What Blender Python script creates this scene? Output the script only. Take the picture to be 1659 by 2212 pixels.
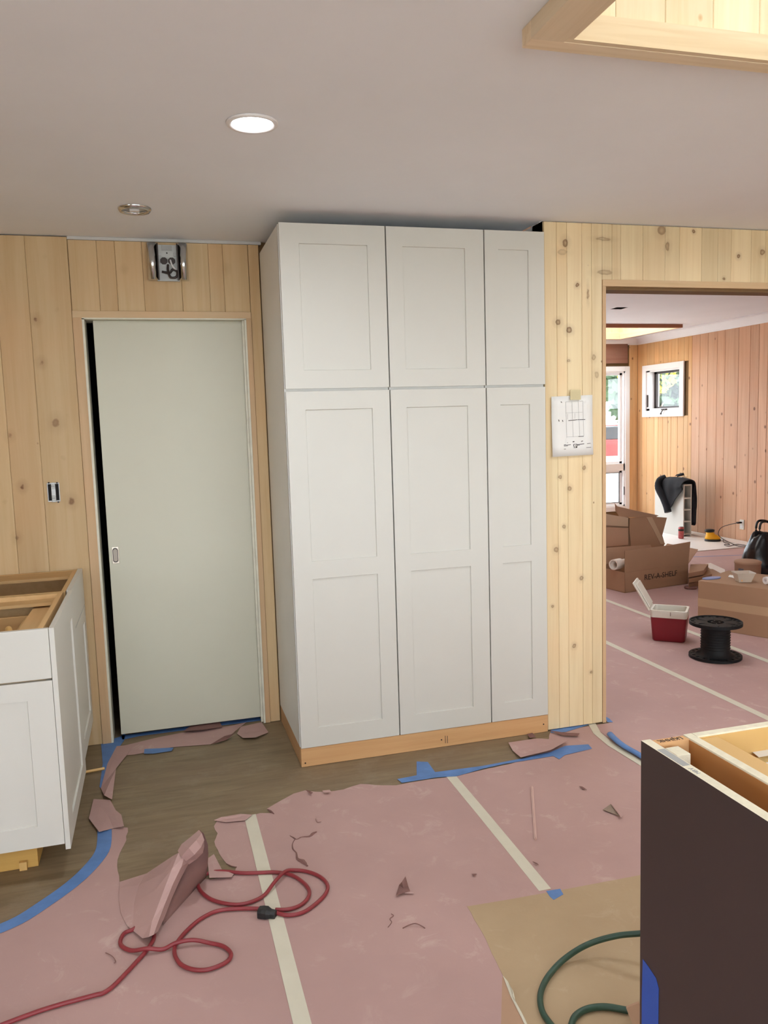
import bpy, bmesh, math, random
from mathutils import Vector, Matrix, noise
for o in list(bpy.data.objects): bpy.data.objects.remove(o)
random.seed(7)
scene = bpy.context.scene
COL = scene.collection
PW, PH = 1659, 2212

# ------------------------------------------------------------------ camera
F_PX, YAW, PITCH, ROLL = 1745.94, .27343, -.11054, -.03078
CAM = Vector((-.5522, -3.4817, 1.5401))
FW = Vector((math.sin(YAW)*math.cos(PITCH), math.cos(YAW)*math.cos(PITCH), math.sin(PITCH)))
_r = Vector((math.cos(YAW), -math.sin(YAW), 0)); _u = _r.cross(FW)
RT = _r*math.cos(ROLL) + _u*math.sin(ROLL); UP = -_r*math.sin(ROLL) + _u*math.cos(ROLL)
def setup_camera():
    cd = bpy.data.cameras.new('camera'); co = bpy.data.objects.new('camera', cd); COL.objects.link(co)
    cd.sensor_fit = 'VERTICAL'; cd.sensor_height = 24.0; cd.lens = 24.0*F_PX/PH
    cd.clip_start = .02; cd.clip_end = 200
    m = Matrix((RT, UP, -FW)).transposed().to_4x4(); m.translation = CAM
    co.matrix_world = m; scene.camera = co
setup_camera()

# ------------------------------------------------------------------ exposure, sky
scene.view_settings.view_transform = 'Standard'; scene.view_settings.look = 'None'
scene.view_settings.gamma = 1; scene.view_settings.use_curve_mapping = False
scene.view_settings.exposure = 0.12
SKY_STRENGTH = 7.6
world = bpy.data.worlds.new('overcast_sky'); scene.world = world; world.use_nodes = True
_b = world.node_tree.nodes['Background']; _b.inputs[0].default_value = (.84, .93, 1, 1); _b.inputs[1].default_value = SKY_STRENGTH
LAMP_W = 7.5          # watts of each recessed downlight

def at(px, py, ax, val):
    """place of a photographed point on the plane axis=val"""
    d = FW*F_PX + RT*(px-PW/2) - UP*(py-PH/2)
    return CAM + d*((val-CAM[ax])/d[ax])
def fl(px, py, z=0.0): return at(px, py, 2, z)

# ------------------------------------------------------------------ materials
def srgb(r, g, b):
    f = lambda c: (c/255/12.92) if c/255 <= .04045 else ((c/255+.055)/1.055)**2.4
    return (f(r), f(g), f(b), 1)
class NT:
    def __init__(s, name):
        s.m = bpy.data.materials.new(name); s.m.use_nodes = True; s.t = s.m.node_tree
        s.bsdf = s.t.nodes['Principled BSDF']
    def n(s, ty, **kw):
        nd = s.t.nodes.new(ty)
        for k, v in kw.items():
            if k.startswith('i_'):
                key = k[2:]; key = int(key) if key.isdigit() else key
                s.put(nd.inputs[key], v)
            else: setattr(nd, k, v)
        return nd
    def put(s, sock, v):
        if isinstance(v, bpy.types.NodeSocket): s.t.links.new(v, sock)
        else: sock.default_value = v
    def math(s, op, a, b=0.0, clamp=False):
        nd = s.n('ShaderNodeMath', operation=op, use_clamp=clamp); s.put(nd.inputs[0], a); s.put(nd.inputs[1], b); return nd.outputs[0]
    def vmath(s, op, a, b=None):
        nd = s.n('ShaderNodeVectorMath', operation=op); s.put(nd.inputs[0], a)
        if b is not None: s.put(nd.inputs[1], b)
        return nd
    def mix(s, f, a, b, mode='MIX'):
        nd = s.n('ShaderNodeMix', data_type='RGBA', blend_type=mode); s.put(nd.inputs[0], f); s.put(nd.inputs[6], a); s.put(nd.inputs[7], b); return nd.outputs[2]
    def ramp(s, v, lo, hi, a=0.0, b=1.0):
        nd = s.n('ShaderNodeMapRange'); s.put(nd.inputs[0], v); s.put(nd.inputs[1], lo); s.put(nd.inputs[2], hi); s.put(nd.inputs[3], a); s.put(nd.inputs[4], b); return nd.outputs[0]
    def noise(s, vec, scale, detail=3, rough=.55, dist=0.0):
        nd = s.n('ShaderNodeTexNoise'); s.put(nd.inputs['Vector'], vec); nd.inputs['Scale'].default_value = scale
        nd.inputs['Detail'].default_value = detail; nd.inputs['Roughness'].default_value = rough; nd.inputs['Distortion'].default_value = dist
        return nd.outputs['Fac']
def plain(name, col, rough=.5, metal=0.0, vary=.05, scale=6.0, bump=0.0, bscale=60, spec=.5, coat=0.0, alpha=1.0):
    m = NT(name); tc = m.n('ShaderNodeTexCoord').outputs['Object']
    nz = m.noise(tc, scale, 4)
    k = m.ramp(nz, .3, .7, 1-vary, 1+vary)
    c = m.vmath('SCALE', tuple(col[:3])); m.put(c.inputs['Scale'], k)
    m.put(m.bsdf.inputs['Base Color'], c.outputs[0])
    m.bsdf.inputs['Roughness'].default_value = rough; m.bsdf.inputs['Metallic'].default_value = metal
    m.bsdf.inputs['Specular IOR Level'].default_value = spec
    m.bsdf.inputs['Coat Weight'].default_value = coat
    m.bsdf.inputs['Alpha'].default_value = alpha
    if bump:
        bn = m.n('ShaderNodeBump'); bn.inputs['Strength'].default_value = bump; bn.inputs['Distance'].default_value = .002
        m.put(bn.inputs['Height'], m.noise(tc, bscale, 3)); m.put(m.bsdf.inputs['Normal'], bn.outputs[0])
    return m.m
def pine(name, base, dark, axis='z', knots=(), auto=1.0, knotcol=(118, 78, 48), tone=.10, grain=1.0, rough=.55):
    """knotty pine: grain runs along axis, knots = [(centre, ru, rv, strength)] in the room's own metres"""
    m = NT(name); pos = m.n('ShaderNodeNewGeometry').outputs['Position']; rnd = m.n('ShaderNodeObjectInfo').outputs['Random']
    off = m.vmath('SCALE', (13.7, 7.9, 5.3)); m.put(off.inputs['Scale'], rnd)
    p = m.vmath('ADD', pos, off.outputs[0]).outputs[0]
    sc = {'z': (1, 1, .045), 'x': (.045, 1, 1), 'y': (1, .045, 1)}[axis]
    st = m.vmath('MULTIPLY', p, sc).outputs[0]
    n1 = m.noise(st, 42, 4, .6, .8); n2 = m.noise(st, 9, 2, .5, 1.2); n3 = m.noise(p, 2.2, 2)
    g = m.math('ADD', m.math('MULTIPLY', m.ramp(n1, .42, .68), .35*grain), m.math('MULTIPLY', m.ramp(n2, .4, .7), .55*grain))
    col = m.mix(g, srgb(*base), srgb(*dark))
    col = m.mix(m.ramp(n3, .45, .75, 0, .35), col, srgb(min(255, base[0]+8), base[1]-14, base[2]-22))
    tn = m.vmath('SCALE', col); m.put(tn.inputs['Scale'], m.ramp(rnd, 0, 1, 1-tone, 1+tone*.6)); col = tn.outputs[0]
    k = None
    if auto:
        v = m.n('ShaderNodeTexVoronoi', feature='F1'); m.put(v.inputs['Vector'], m.vmath('MULTIPLY', p, {'z': (1, 1, .8), 'x': (.8, 1, 1), 'y': (1, .8, 1)}[axis]).outputs[0]); v.inputs['Scale'].default_value = 6.0
        k = m.ramp(v.outputs['Distance'], .05*auto, .085*auto, 1, 0)
        k = m.math('MULTIPLY', k, .8)
    wob = m.n('ShaderNodeTexNoise'); m.put(wob.inputs['Vector'], pos); wob.inputs['Scale'].default_value = 45
    wv = m.vmath('SCALE', m.vmath('SUBTRACT', wob.outputs['Color'], (.5, .5, .5)).outputs[0]); wv.inputs['Scale'].default_value = .012
    wob = m.vmath('ADD', pos, wv.outputs[0]).outputs[0]
    for c, ru, rv, s in knots:
        d = m.vmath('SUBTRACT', wob, tuple(c)).outputs[0]
        w = m.vmath('MULTIPLY', d, (1/ru, 1/ru, 1/rv)).outputs[0]
        ln = m.n('ShaderNodeVectorMath', operation='LENGTH'); m.put(ln.inputs[0], w)
        L_ = ln.outputs['Value']
        kk = m.math('MULTIPLY', m.math('SUBTRACT', m.ramp(L_, .70, 1.0, 1, 0), m.ramp(L_, .15, .80, .45, 0)), min(1, s*1.25))
        kk = m.math('MAXIMUM', kk, m.ramp(L_, .7, 2.2, .30*s, 0))
        k = kk if k is None else m.math('MAXIMUM', k, kk)
    if k is not None: col = m.mix(k, col, srgb(*knotcol))
    m.put(m.bsdf.inputs['Base Color'], col); m.bsdf.inputs['Roughness'].default_value = rough
    m.bsdf.inputs['Specular IOR Level'].default_value = .3
    bn = m.n('ShaderNodeBump'); bn.inputs['Strength'].default_value = .12; bn.inputs['Distance'].default_value = .001
    m.put(bn.inputs['Height'], n1); m.put(m.bsdf.inputs['Normal'], bn.outputs[0])
    return m.m
def emis(name, col, s):
    m = NT(name); m.bsdf.inputs['Base Color'].default_value = (*col, 1)
    m.bsdf.inputs['Emission Color'].default_value = (*col, 1); m.bsdf.inputs['Emission Strength'].default_value = s; return m.m
def glass(name, tint=(1, 1, 1), gl=.06):
    m = NT(name); t = m.n('ShaderNodeBsdfTransparent'); t.inputs[0].default_value = (*tint, 1)
    g = m.n('ShaderNodeBsdfGlossy'); g.inputs['Roughness'].default_value = .02
    x = m.n('ShaderNodeMixShader'); x.inputs[0].default_value = gl
    m.t.links.new(t.outputs[0], x.inputs[1]); m.t.links.new(g.outputs[0], x.inputs[2])
    m.t.links.new(x.outputs[0], m.t.nodes['Material Output'].inputs[0]); return m.m
def paper_mat(name, base, worn, dark):
    m = NT(name); pos = m.n('ShaderNodeNewGeometry').outputs['Position']
    a = m.noise(pos, 1.6, 4, .6); b = m.noise(pos, 9, 6, .7, .6); c = m.noise(pos, 70, 2)
    col = m.mix(m.ramp(a, .35, .7), srgb(*dark), srgb(*base))
    col = m.mix(m.math('MULTIPLY', m.ramp(b, .56, .72), m.ramp(a, .42, .62, .15, .8)), col, srgb(*worn))
    col = m.mix(m.ramp(c, .4, .7, 0, .10), col, srgb(*dark))
    m.put(m.bsdf.inputs['Base Color'], col); m.bsdf.inputs['Roughness'].default_value = .6; m.bsdf.inputs['Specular IOR Level'].default_value = .4
    bn = m.n('ShaderNodeBump'); bn.inputs['Strength'].default_value = .35; bn.inputs['Distance'].default_value = .003
    m.put(bn.inputs['Height'], b); m.put(m.bsdf.inputs['Normal'], bn.outputs[0]); return m.m
def floor_mat():
    m = NT('bare_dusty_hardwood'); pos = m.n('ShaderNodeNewGeometry').outputs['Position']
    st = m.vmath('MULTIPLY', pos, (.12, 1, 1)).outputs[0]
    g = m.noise(st, 26, 5, .65, .6); w = m.noise(m.vmath('MULTIPLY', pos, (.5, 1, 1)).outputs[0], 4, 3); d = m.noise(pos, 5, 6, .7); sp = m.noise(pos, 34, 6, .75)
    col = m.mix(m.ramp(g, .35, .7), srgb(118, 101, 76), srgb(146, 127, 99))
    col = m.mix(m.ramp(w, .4, .65, 0, .5), col, srgb(126, 104, 82))
    col = m.mix(m.ramp(d, .52, .72, 0, .5), col, srgb(152, 138, 118))
    col = m.mix(m.ramp(sp, .66, .76, 0, .35), col, srgb(190, 178, 160))
    m.put(m.bsdf.inputs['Base Color'], col); m.bsdf.inputs['Roughness'].default_value = .55
    return m.m

def near_knots():
    L = []
    def k(lst, ox, oy, s, y):
        for x, yy, r, st in lst:
            L.append((at(ox+x/s, oy+yy/s, 1, y), r*.8, r, st))
    k([(262,412,.010,.6),(208,775,.020,.8),(328,720,.009,.7),(237,1025,.020,.75),(322,1375,.030,.55),(388,1328,.009,.9),(55,1450,.020,.6),(365,1578,.010,.8)], 0, 400, 2.676, .6)
    k([(585,522,.012,.8),(718,483,.018,.75),(1312,478,.020,.6),(1310,522,.012,.9)], 0, 400, 2.676, .6)
    k([(128,138,.021,.85),(95,435,.020,.6),(412,225,.026,.7),(25,225,.010,.7)], 0, 1000, 2.676, .6)
    k([(1533,912,.010,.9),(1580,1093,.011,1)], 0, 1000, 2.676, .6)
    return L
def right_knots():
    L = []
    for x, y, r, st, ar in [(435,642,.011,.8,1),(312,878,.016,.7,1),(383,930,.017,.75,1),(540,1105,.012,.5,1.4),(358,372,.017,.7,1.3),(975,290,.026,.6,1),(1014,395,.014,.6,1.8),
                        (1182,298,.010,.8,1),(1468,456,.012,.85,1),(1622,430,.017,.7,1),(1375,598,.008,.8,1),(560,1215,.014,.4,1.3),(378,1125,.009,.5,1),(600,345,.045,.45,.22),(612,560,.048,.45,.3),(340,430,.03,.3,.5),(503,700,.006,.6,6)]:
        L.append((at(1100+x/2.968, 400+y/2.968, 1, .01), r, r*ar, st))
    for x, y, r in [(1201,1187,.014),(1256,1249,.013),(1218,1138,.010),(1230,1055,.013),(1193,1310,.009),(1240,1395,.012),(1276,1452,.009),(1209,1030,.011),(1262,1010,.012)]:
        L.append((at(x, y, 1, .01), r, r*1.1, .6))
    return L
M = dict(
  pine_left=pine('knotty_pine_left', (216,188,146), (200,166,120), knots=near_knots(), auto=.5),
  pine_right=pine('knotty_pine_right', (234,214,174), (216,190,146), knots=right_knots(), auto=.4),
  pine_far=pine('knotty_pine_far_yellow', (222,182,134), (200,152,104), auto=1.5, knotcol=(104,56,34)),
  pine_pink=pine('knotty_pine_far_pinkish', (222,180,148), (200,152,122), auto=1.5, knotcol=(110,66,46), tone=.12),
  pine_trim=pine('pine_trim', (208,176,138), (192,158,120), auto=0, tone=.03),
  pine_trim_x=pine('pine_trim_across', (214,186,148), (198,166,126), axis='x', auto=0, tone=.03),
  pine_sky_x=pine('pine_skylight_across', (234,216,186), (214,188,150), axis='x', auto=0, tone=.03, grain=1.2),
  pine_sky_y=pine('pine_skylight_side', (230,210,180), (212,188,154), axis='y', auto=0, tone=.03),
  lumber=pine('toe_kick_lumber', (222,176,126), (200,150,100), axis='x', auto=.6, knotcol=(110,72,44)),
  ply=pine('cabinet_plywood', (214,178,128), (198,160,110), axis='y', auto=0),
  ply_x=pine('cabinet_plywood_across', (208,170,118), (190,150,100), axis='x', auto=0),
  ceiling=plain('ceiling_paint', srgb(240,242,247), .8, vary=.02, scale=2),
  drywall=plain('wall_primer', srgb(200,198,194), .8, vary=.03),
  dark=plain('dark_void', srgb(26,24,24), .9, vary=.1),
  backing=plain('shadowed_backing_board', srgb(120,92,60), .9),
  door=plain('cream_door_paint', srgb(206,203,184), .45, vary=.02, scale=2),
  white=plain('white_cabinet_paint', srgb(210,208,200), .42, vary=.012, scale=3),
  side=plain('white_cabinet_side_lifted', srgb(228,226,221), .45, vary=.02, scale=3),  # carcass white raised above the doors to brighten its dim side
  trimwhite=plain('white_trim_paint', srgb(236,232,232), .45, vary=.015),
  jamb=plain('scuffed_jamb_paint', srgb(218,214,196), .5, vary=.08, scale=20),
  floor=floor_mat(),
  rosin=paper_mat('rosin_paper', (190,155,149), (208,182,174), (178,144,139)),
  rosin_dark=plain('rosin_shade_and_dark_bits', srgb(128,92,86), .9),  # for dark bits, and shade painted on the flap's underside
  kraft=paper_mat('kraft_paper', (184,160,128), (196,174,146), (172,146,114)),
  tape=plain('cream_masking_tape', srgb(210,203,184), .6, vary=.03, scale=12, bump=.2),
  blue=plain('blue_painters_tape', srgb(92,130,186), .6, vary=.12, scale=14, bump=.3),
  blue2=plain('deep_blue_painters_tape', srgb(40,84,176), .55, vary=.05),
  chrome=plain('polished_chrome', (.62,.64,.66), .16, 1.0, vary=.02),
  nickel=plain('brushed_nickel', (.62,.56,.48), .3, 1.0, vary=.04),
  dullnickel=plain('shaded_nickel', (.30,.26,.22), .45, 1.0, vary=.05), galv=plain('galvanised_steel', (.45,.45,.45), .45, .8, vary=.15, scale=30),
  plate=plain('grey_painted_plate', srgb(188,190,188), .4, .1, vary=.05),
  black=plain('black_rubber', srgb(28,27,28), .5, vary=.1),
  spool=plain('black_plastic_spool', srgb(24,24,26), .55, vary=.15, scale=20, spec=.25),
  darkmetal=plain('dark_bronze_metal', srgb(62,54,52), .4, .5),
  cord=plain('red_cord_jacket', srgb(136,46,52), .42, vary=.08, scale=20),
  hose=plain('green_hose_rubber', srgb(44,72,58), .42, vary=.18, scale=26),
  brown=plain('dark_brown_end_panel', srgb(62,48,46), .5, vary=.05, scale=3),
  particle=plain('pale_particle_board_edge', srgb(232,224,200), .8, vary=.07, scale=60, bump=.3, bscale=200),
  melamine=plain('maple_melamine', srgb(216,174,108), .45, vary=.03),
  orange=plain('orange_brown_panel_face', srgb(184,126,72), .5, vary=.03),
  osb=plain('rough_particle_core', srgb(176,146,92), .9, vary=.2, scale=80, bump=.5, bscale=120),
  cardboard=plain('brown_cardboard', srgb(164,128,100), .8, vary=.04, scale=5, bump=.1, bscale=40),
  cardboard_in=plain('cardboard_inner_face', srgb(178,142,116), .8, vary=.05, scale=5),
  boxtape=plain('clear_packing_tape', srgb(186,154,122), .3, vary=.03),
  ink=plain('black_print', srgb(44,34,30), .7),
  red=plain('red_cooler_plastic', srgb(132,30,42), .35, vary=.03),
  coolerwhite=plain('white_cooler_plastic', srgb(226,220,208), .4, vary=.03),
  cloth=plain('black_jacket_cloth', srgb(24,24,29), .9, vary=.2, scale=14, bump=.6, bscale=50),
  bag=plain('glossy_black_bag', srgb(26,24,26), .22, vary=.15, scale=12, bump=.8, bscale=16),
  yellow=plain('yellow_tool_plastic', srgb(244,178,24), .4, vary=.03),
  can=plain('red_printed_can', srgb(176,84,84), .35, .3, vary=.35, scale=40),
  lid=plain('brushed_can_top', (.6,.6,.6), .3, .9),
  clear=plain('cloudy_clear_plastic', srgb(216,202,186), .25, vary=.05, alpha=.75),
  label=plain('grey_print_label', srgb(110,108,116), .7, vary=.5, scale=90),
  sheet=plain('white_panel_sheet', srgb(240,234,228), .4, vary=.02),
  paper=plain('white_printer_paper', srgb(234,232,228), .8, vary=.01),
  pencil=plain('grey_printed_line', srgb(170,170,168), .8),
  blueplastic=plain('pale_blue_plastic', srgb(128,144,190), .4),
  pvc=plain('white_pvc_pipe', srgb(226,216,206), .4, vary=.04),
  glass=glass('window_glass'), tinted=glass('light_cutting_skylight_glass', (.62,.60,.58)),  # skylight tint added to hold down sky light in the well
  foliage=plain('green_foliage', srgb(78,104,70), .7, vary=.4, scale=2.5),
  yellowleaf=plain('yellow_foliage', srgb(176,160,50), .7, vary=.3, scale=4),
  bark=plain('tree_bark', srgb(92,80,66), .9, vary=.3, scale=9),
  bounce_ground=plain('pale_bounce_ground', srgb(200,198,190), .9, vary=.1, scale=1.5),  # paleness chosen to bounce daylight up to the ceiling
  carred=plain('red_car_paint', srgb(186,36,40), .3, coat=.5, vary=.02),
  carglass=plain('dark_car_glass', srgb(60,66,72), .1, vary=.02),
  pinkstick=plain('pale_pink_wood', srgb(214,180,170), .7), tile=plain('grey_scrap', srgb(150,130,114), .8, vary=.1),
)

# ------------------------------------------------------------------ mesh helpers
class MB:
    def __init__(s): s.v = []; s.f = []; s.mi = []
    def add(s, vs, fs, mi=0):
        b = len(s.v); s.v += [tuple(v) for v in vs]; s.f += [tuple(b+i for i in f) for f in fs]; s.mi += [mi]*len(fs); return s
    def box(s, x0, x1, y0, y1, z0, z1, mi=0):
        v = [(x, y, z) for x in (x0, x1) for y in (y0, y1) for z in (z0, z1)]
        return s.add(v, [(0,1,3,2),(4,6,7,5),(0,4,5,1),(2,3,7,6),(0,2,6,4),(1,5,7,3)], mi)
    def prism(s, pts, d, mi=0):
        """closed polygon of 3-D points pushed by vector d"""
        n = len(pts); d = Vector(d); a = [Vector(p) for p in pts]
        return s.add(a+[p+d for p in a], [tuple(range(n))[::-1], tuple(range(n, 2*n))]+[(i, (i+1) % n, n+(i+1) % n, n+i) for i in range(n)], mi)
    def lathe(s, prof, c=(0,0,0), n=28, mi=0, axis='z', cap=True):
        c = Vector(c); vs = []; m = len(prof)
        for i in range(n):
            a = 2*math.pi*i/n
            for r, h in prof:
                q = (r*math.cos(a), r*math.sin(a), h)
                if axis == 'x': q = (h, q[0], q[1])
                if axis == 'y': q = (q[0], h, q[1])
                vs.append(c+Vector(q))
        fs = [(i*m+j, ((i+1) % n)*m+j, ((i+1) % n)*m+j+1, i*m+j+1) for i in range(n) for j in range(m-1)]
        if cap:
            if prof[0][0] > 0: fs.append(tuple(i*m for i in range(n))[::-1])
            if prof[-1][0] > 0: fs.append(tuple(i*m+m-1 for i in range(n)))
        return s.add(vs, fs, mi)
    def grid(s, rows, mi=0, closed=False):
        m = len(rows[0]); n = len(rows)
        return s.add([p for r in rows for p in r], [(i*m+j, i*m+j+1, (i+1)*m+j+1, (i+1)*m+j) for i in range(n-1) for j in range(m-1)], mi)
    def tube(s, pts, r, n=10, mi=0):
        pts = [Vector(p) for p in pts]; rings = []; up = Vector((0, 0, 1))
        for i, p in enumerate(pts):
            t = (pts[min(i+1, len(pts)-1)]-pts[max(i-1, 0)]).normalized()
            a = t.cross(up); a = a.normalized() if a.length > 1e-4 else Vector((1, 0, 0)); b = a.cross(t)
            rr = r[i] if isinstance(r, (list, tuple)) else r
            rings.append([p+a*(rr*math.cos(2*math.pi*k/n))+b*(rr*math.sin(2*math.pi*k/n)) for k in range(n)])
        fs = [(i*n+k, i*n+(k+1) % n, (i+1)*n+(k+1) % n, (i+1)*n+k) for i in range(len(pts)-1) for k in range(n)]
        fs += [tuple(range(n)), tuple(range((len(pts)-1)*n, len(pts)*n))[::-1]]
        return s.add([v for g in rings for v in g], fs, mi)
    def build(s, name, mats, parent=None, smooth=False, bevel=0.0, solid=0.0, subsurf=0):
        me = bpy.data.meshes.new(name); me.from_pydata(s.v, [], s.f)
        bm = bmesh.new(); bm.from_mesh(me); bmesh.ops.recalc_face_normals(bm, faces=bm.faces[:]) if not solid else None
        if solid: bmesh.ops.remove_doubles(bm, verts=bm.verts[:], dist=1e-5)
        bm.to_mesh(me) if not solid else bm.to_mesh(me); bm.free()
        if not isinstance(mats, (list, tuple)): mats = [mats]
        for mm in mats: me.materials.append(M[mm] if isinstance(mm, str) else mm)
        if len(me.polygons) == len(s.mi):
            for p, i in zip(me.polygons, s.mi): p.material_index = i
        if smooth:
            for p in me.polygons: p.use_smooth = len(p.vertices) == 4
        o = bpy.data.objects.new(name, me); COL.objects.link(o)
        if parent is not None:
            o.parent = parent
            o.matrix_parent_inverse = Matrix.Translation(-parent.location) if parent.type == 'EMPTY' and parent.parent is None else Matrix.Identity(4)
        if subsurf:
            q = o.modifiers.new('s', 'SUBSURF'); q.levels = q.render_levels = subsurf
        if solid:
            q = o.modifiers.new('t', 'SOLIDIFY'); q.thickness = solid; q.offset = 0
        if bevel:
            q = o.modifiers.new('b', 'BEVEL'); q.width = bevel; q.segments = 2; q.limit_method = 'ANGLE'
        return o
def spline(pts, k=6):
    pts = [Vector(p) for p in pts]; out = []
    for i in range(len(pts)-1):
        p0, p1, p2, p3 = pts[max(i-1, 0)], pts[i], pts[i+1], pts[min(i+2, len(pts)-1)]
        for j in range(k):
            t = j/k; out.append(.5*((2*p1)+(p2-p0)*t+(2*p0-5*p1+4*p2-p3)*t*t+(3*p1-p0-3*p2+p3)*t**3))
    return out+[pts[-1]]
def tag(o, label, cat=None, group=None, kind=None):
    if label: o['label'] = label
    if cat: o['category'] = cat
    if group: o['group'] = group
    if kind: o['kind'] = kind
    return o
def thing(name, label, cat, loc=(0,0,0), group=None):
    o = bpy.data.objects.new(name, None); o.empty_display_size = .1; COL.objects.link(o); o.location = loc
    return tag(o, label, cat, group)
def room(name, label=None, loc=(0,0,0)):
    o = bpy.data.objects.new(name, None); o.empty_display_size = .1; COL.objects.link(o); o.location = loc
    return tag(o, label, kind='structure')
def cellbox(mb, u0, u1, v0, v1, holes, put):
    us = sorted({u0, u1, *[c for h in holes for c in h[:2] if u0 < c < u1]}); vs = sorted({v0, v1, *[c for h in holes for c in h[2:] if v0 < c < v1]})
    for a, b in zip(us, us[1:]):
        for c, d in zip(vs, vs[1:]):
            cu, cv = (a+b)/2, (c+d)/2
            if not any(h[0] < cu < h[1] and h[2] < cv < h[3] for h in holes): put(a, b, c, d)
def wall_y(name, x0, x1, z0, z1, y0, y1, holes, mat, label=None):
    mb = MB(); cellbox(mb, x0, x1, z0, z1, holes, lambda a, b, c, d: mb.box(a, b, y0, y1, c, d))
    return tag(mb.build(name, mat), label, kind='structure')
def wall_x(name, y0, y1, z0, z1, x0, x1, holes, mat, label=None):
    mb = MB(); cellbox(mb, y0, y1, z0, z1, holes, lambda a, b, c, d: mb.box(x0, x1, a, b, c, d))
    return tag(mb.build(name, mat), label, kind='structure')
def slab(name, x0, x1, y0, y1, z0, z1, holes, mat, label=None):
    mb = MB(); cellbox(mb, x0, x1, y0, y1, holes, lambda a, b, c, d: mb.box(a, b, c, d, z0, z1))
    return tag(mb.build(name, mat), label, kind='structure')
def plank_y(x0, x1, z0, z1, y, mat, parent, t=.014, c=.0018, g=.0004, s=-1):
    x0 += g; x1 -= g; y0 = y-s*t
    pr = [(x0, y0), (x0, y-s*c), (x0+c, y), (x1-c, y), (x1, y-s*c), (x1, y0)]
    return MB().prism([(a, b, z0) for a, b in pr], (0, 0, z1-z0)).build('plank', mat, parent)
def plank_x(y0, y1, z0, z1, x, mat, parent, t=.014, c=.003, g=.0010, s=-1):
    y0 += g; y1 -= g; xb = x-s*t
    pr = [(xb, y0), (x-s*c, y0), (x, y0+c), (x, y1-c), (x-s*c, y1), (xb, y1)]
    return MB().prism([(a, b, z0) for a, b in pr], (0, 0, z1-z0)).build('plank', mat, parent)

# ================================================================== SETTING
CZ = 2.44      # kitchen ceiling
C2 = 2.62      # far room ceiling
tag(MB().box(-3.2, 6.3, -6, 6.9, -.1, 0).build('floor', 'floor'), 'bare dusty brown hardwood floor under the paper', kind='structure')
SK1 = (.412, 1.75, -2.95, -1.703)
slab('ceiling', -3.2, 4.7, -6, .02, CZ, CZ+.1, [SK1, ], 'ceiling', 'smooth pale kitchen ceiling')
slab('ceiling_alcove', -3.2, 1.222, .02, .76, CZ, CZ+.1, [], 'ceiling')
SK2 = (4.35, 5.73, 5.245, 6.56)
SK3 = (1.7, 3.0, .9, 2.3)
slab('ceiling_far_room', 1.245, 6.3, .14, 6.9, C2, C2+.1, [SK2, SK3, (4.02, 4.15, 3.88, 4.02)], 'ceiling', 'ceiling of the far room')

# back wall with the pocket door
wb = wall_y('wall_back_left', -3.2, 1.24, 0, CZ, .634, .76, [(-.843, -.08, -1, 2.075)], 'backing', 'knotty pine plank wall around the sliding door')
for a, b in zip([-2.37, -2.24, -2.10, -1.97, -1.84, -1.70, -1.57, -1.45, -1.33, -1.202, -1.067], [-2.24, -2.10, -1.97, -1.84, -1.70, -1.57, -1.45, -1.33, -1.202, -1.067, -.885]):
    plank_y(a, b, .003, CZ-.006, .612, 'pine_left', wb, t=.02)
hx = [-.884, -.758, -.677, -.555, -.379, -.247, -.178, -.055]
for a, b in zip(hx, hx[1:]): plank_y(a, b, 2.102, 2.424, .62, 'pine_left', wb)
plank_y(-.054, -.002, .003, 2.424, .618, 'pine_left', wb)
tag(MB().box(-.884, .01, .613, .636, 2.425, CZ-.001).build('trim_1', 'drywall'), 'thin white strip between ceiling and planks', kind='structure')
t = room('trim_2', 'pine casing around the sliding door')
MB().box(-.884, -.843, .606, .634, .003, 2.069).build('casing_board', 'pine_trim', t, bevel=.001)
MB().box(-.884, -.0555, .606, .634, 2.069, 2.1).build('casing_board', 'pine_trim_x', t, bevel=.001)
MB().box(-.080, -.0555, .606, .634, .003, 2.069).build('casing_board', 'pine_trim', t, bevel=.001)
t = room('trim_3', 'white painted door jamb with chipped paint')
MB().box(-.843, -.833, .607, .76, .003, 2.066).build('jamb_board', 'jamb', t)
MB().box(-.090, -.080, .607, .76, .003, 2.066).build('jamb_board', 'jamb', t)
MB().box(-.843, -.080, .607, .76, 2.062, 2.069).build('jamb_board', 'jamb', t)
MB().box(-.100, -.090, .63, .645, .003, 2.062).build('stop_strip', 'jamb', t)
# the sliding door
MB_d = MB().box(-.798, -.0905, .655, .69, .022, 2.0615)
door = tag(MB_d.build('door_1', 'door', bevel=.002), 'plain cream sliding pocket door standing slightly open', kind='structure')
hc = at(249.5, 1199, 1, .655)
h = MB()
h.box(hc.x-.0165, hc.x+.0165, .6505, .6548, hc.z-.042, hc.z+.042)
hd = h.build('pull_handle', 'nickel', door, bevel=.0015)
def stad(rx, rz, n=24, k=.5): return [((math.cos(2*math.pi*i/n))*rx, (math.sin(2*math.pi*i/n))*rx+(rz-rx)*(1 if math.sin(2*math.pi*i/n) >= 0 else -1)) for i in range(n)]
MB().prism([(hc.x+a, .6504, hc.z+b) for a, b in stad(.0130, .036)], (0, -.0008, 0)).build('cup_edge', 'darkmetal', hd)
MB().prism([(hc.x+a, .6495, hc.z+b) for a, b in stad(.0098, .031)], (0, -.0008, 0)).build('finger_cup', 'dullnickel', hd)
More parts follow.
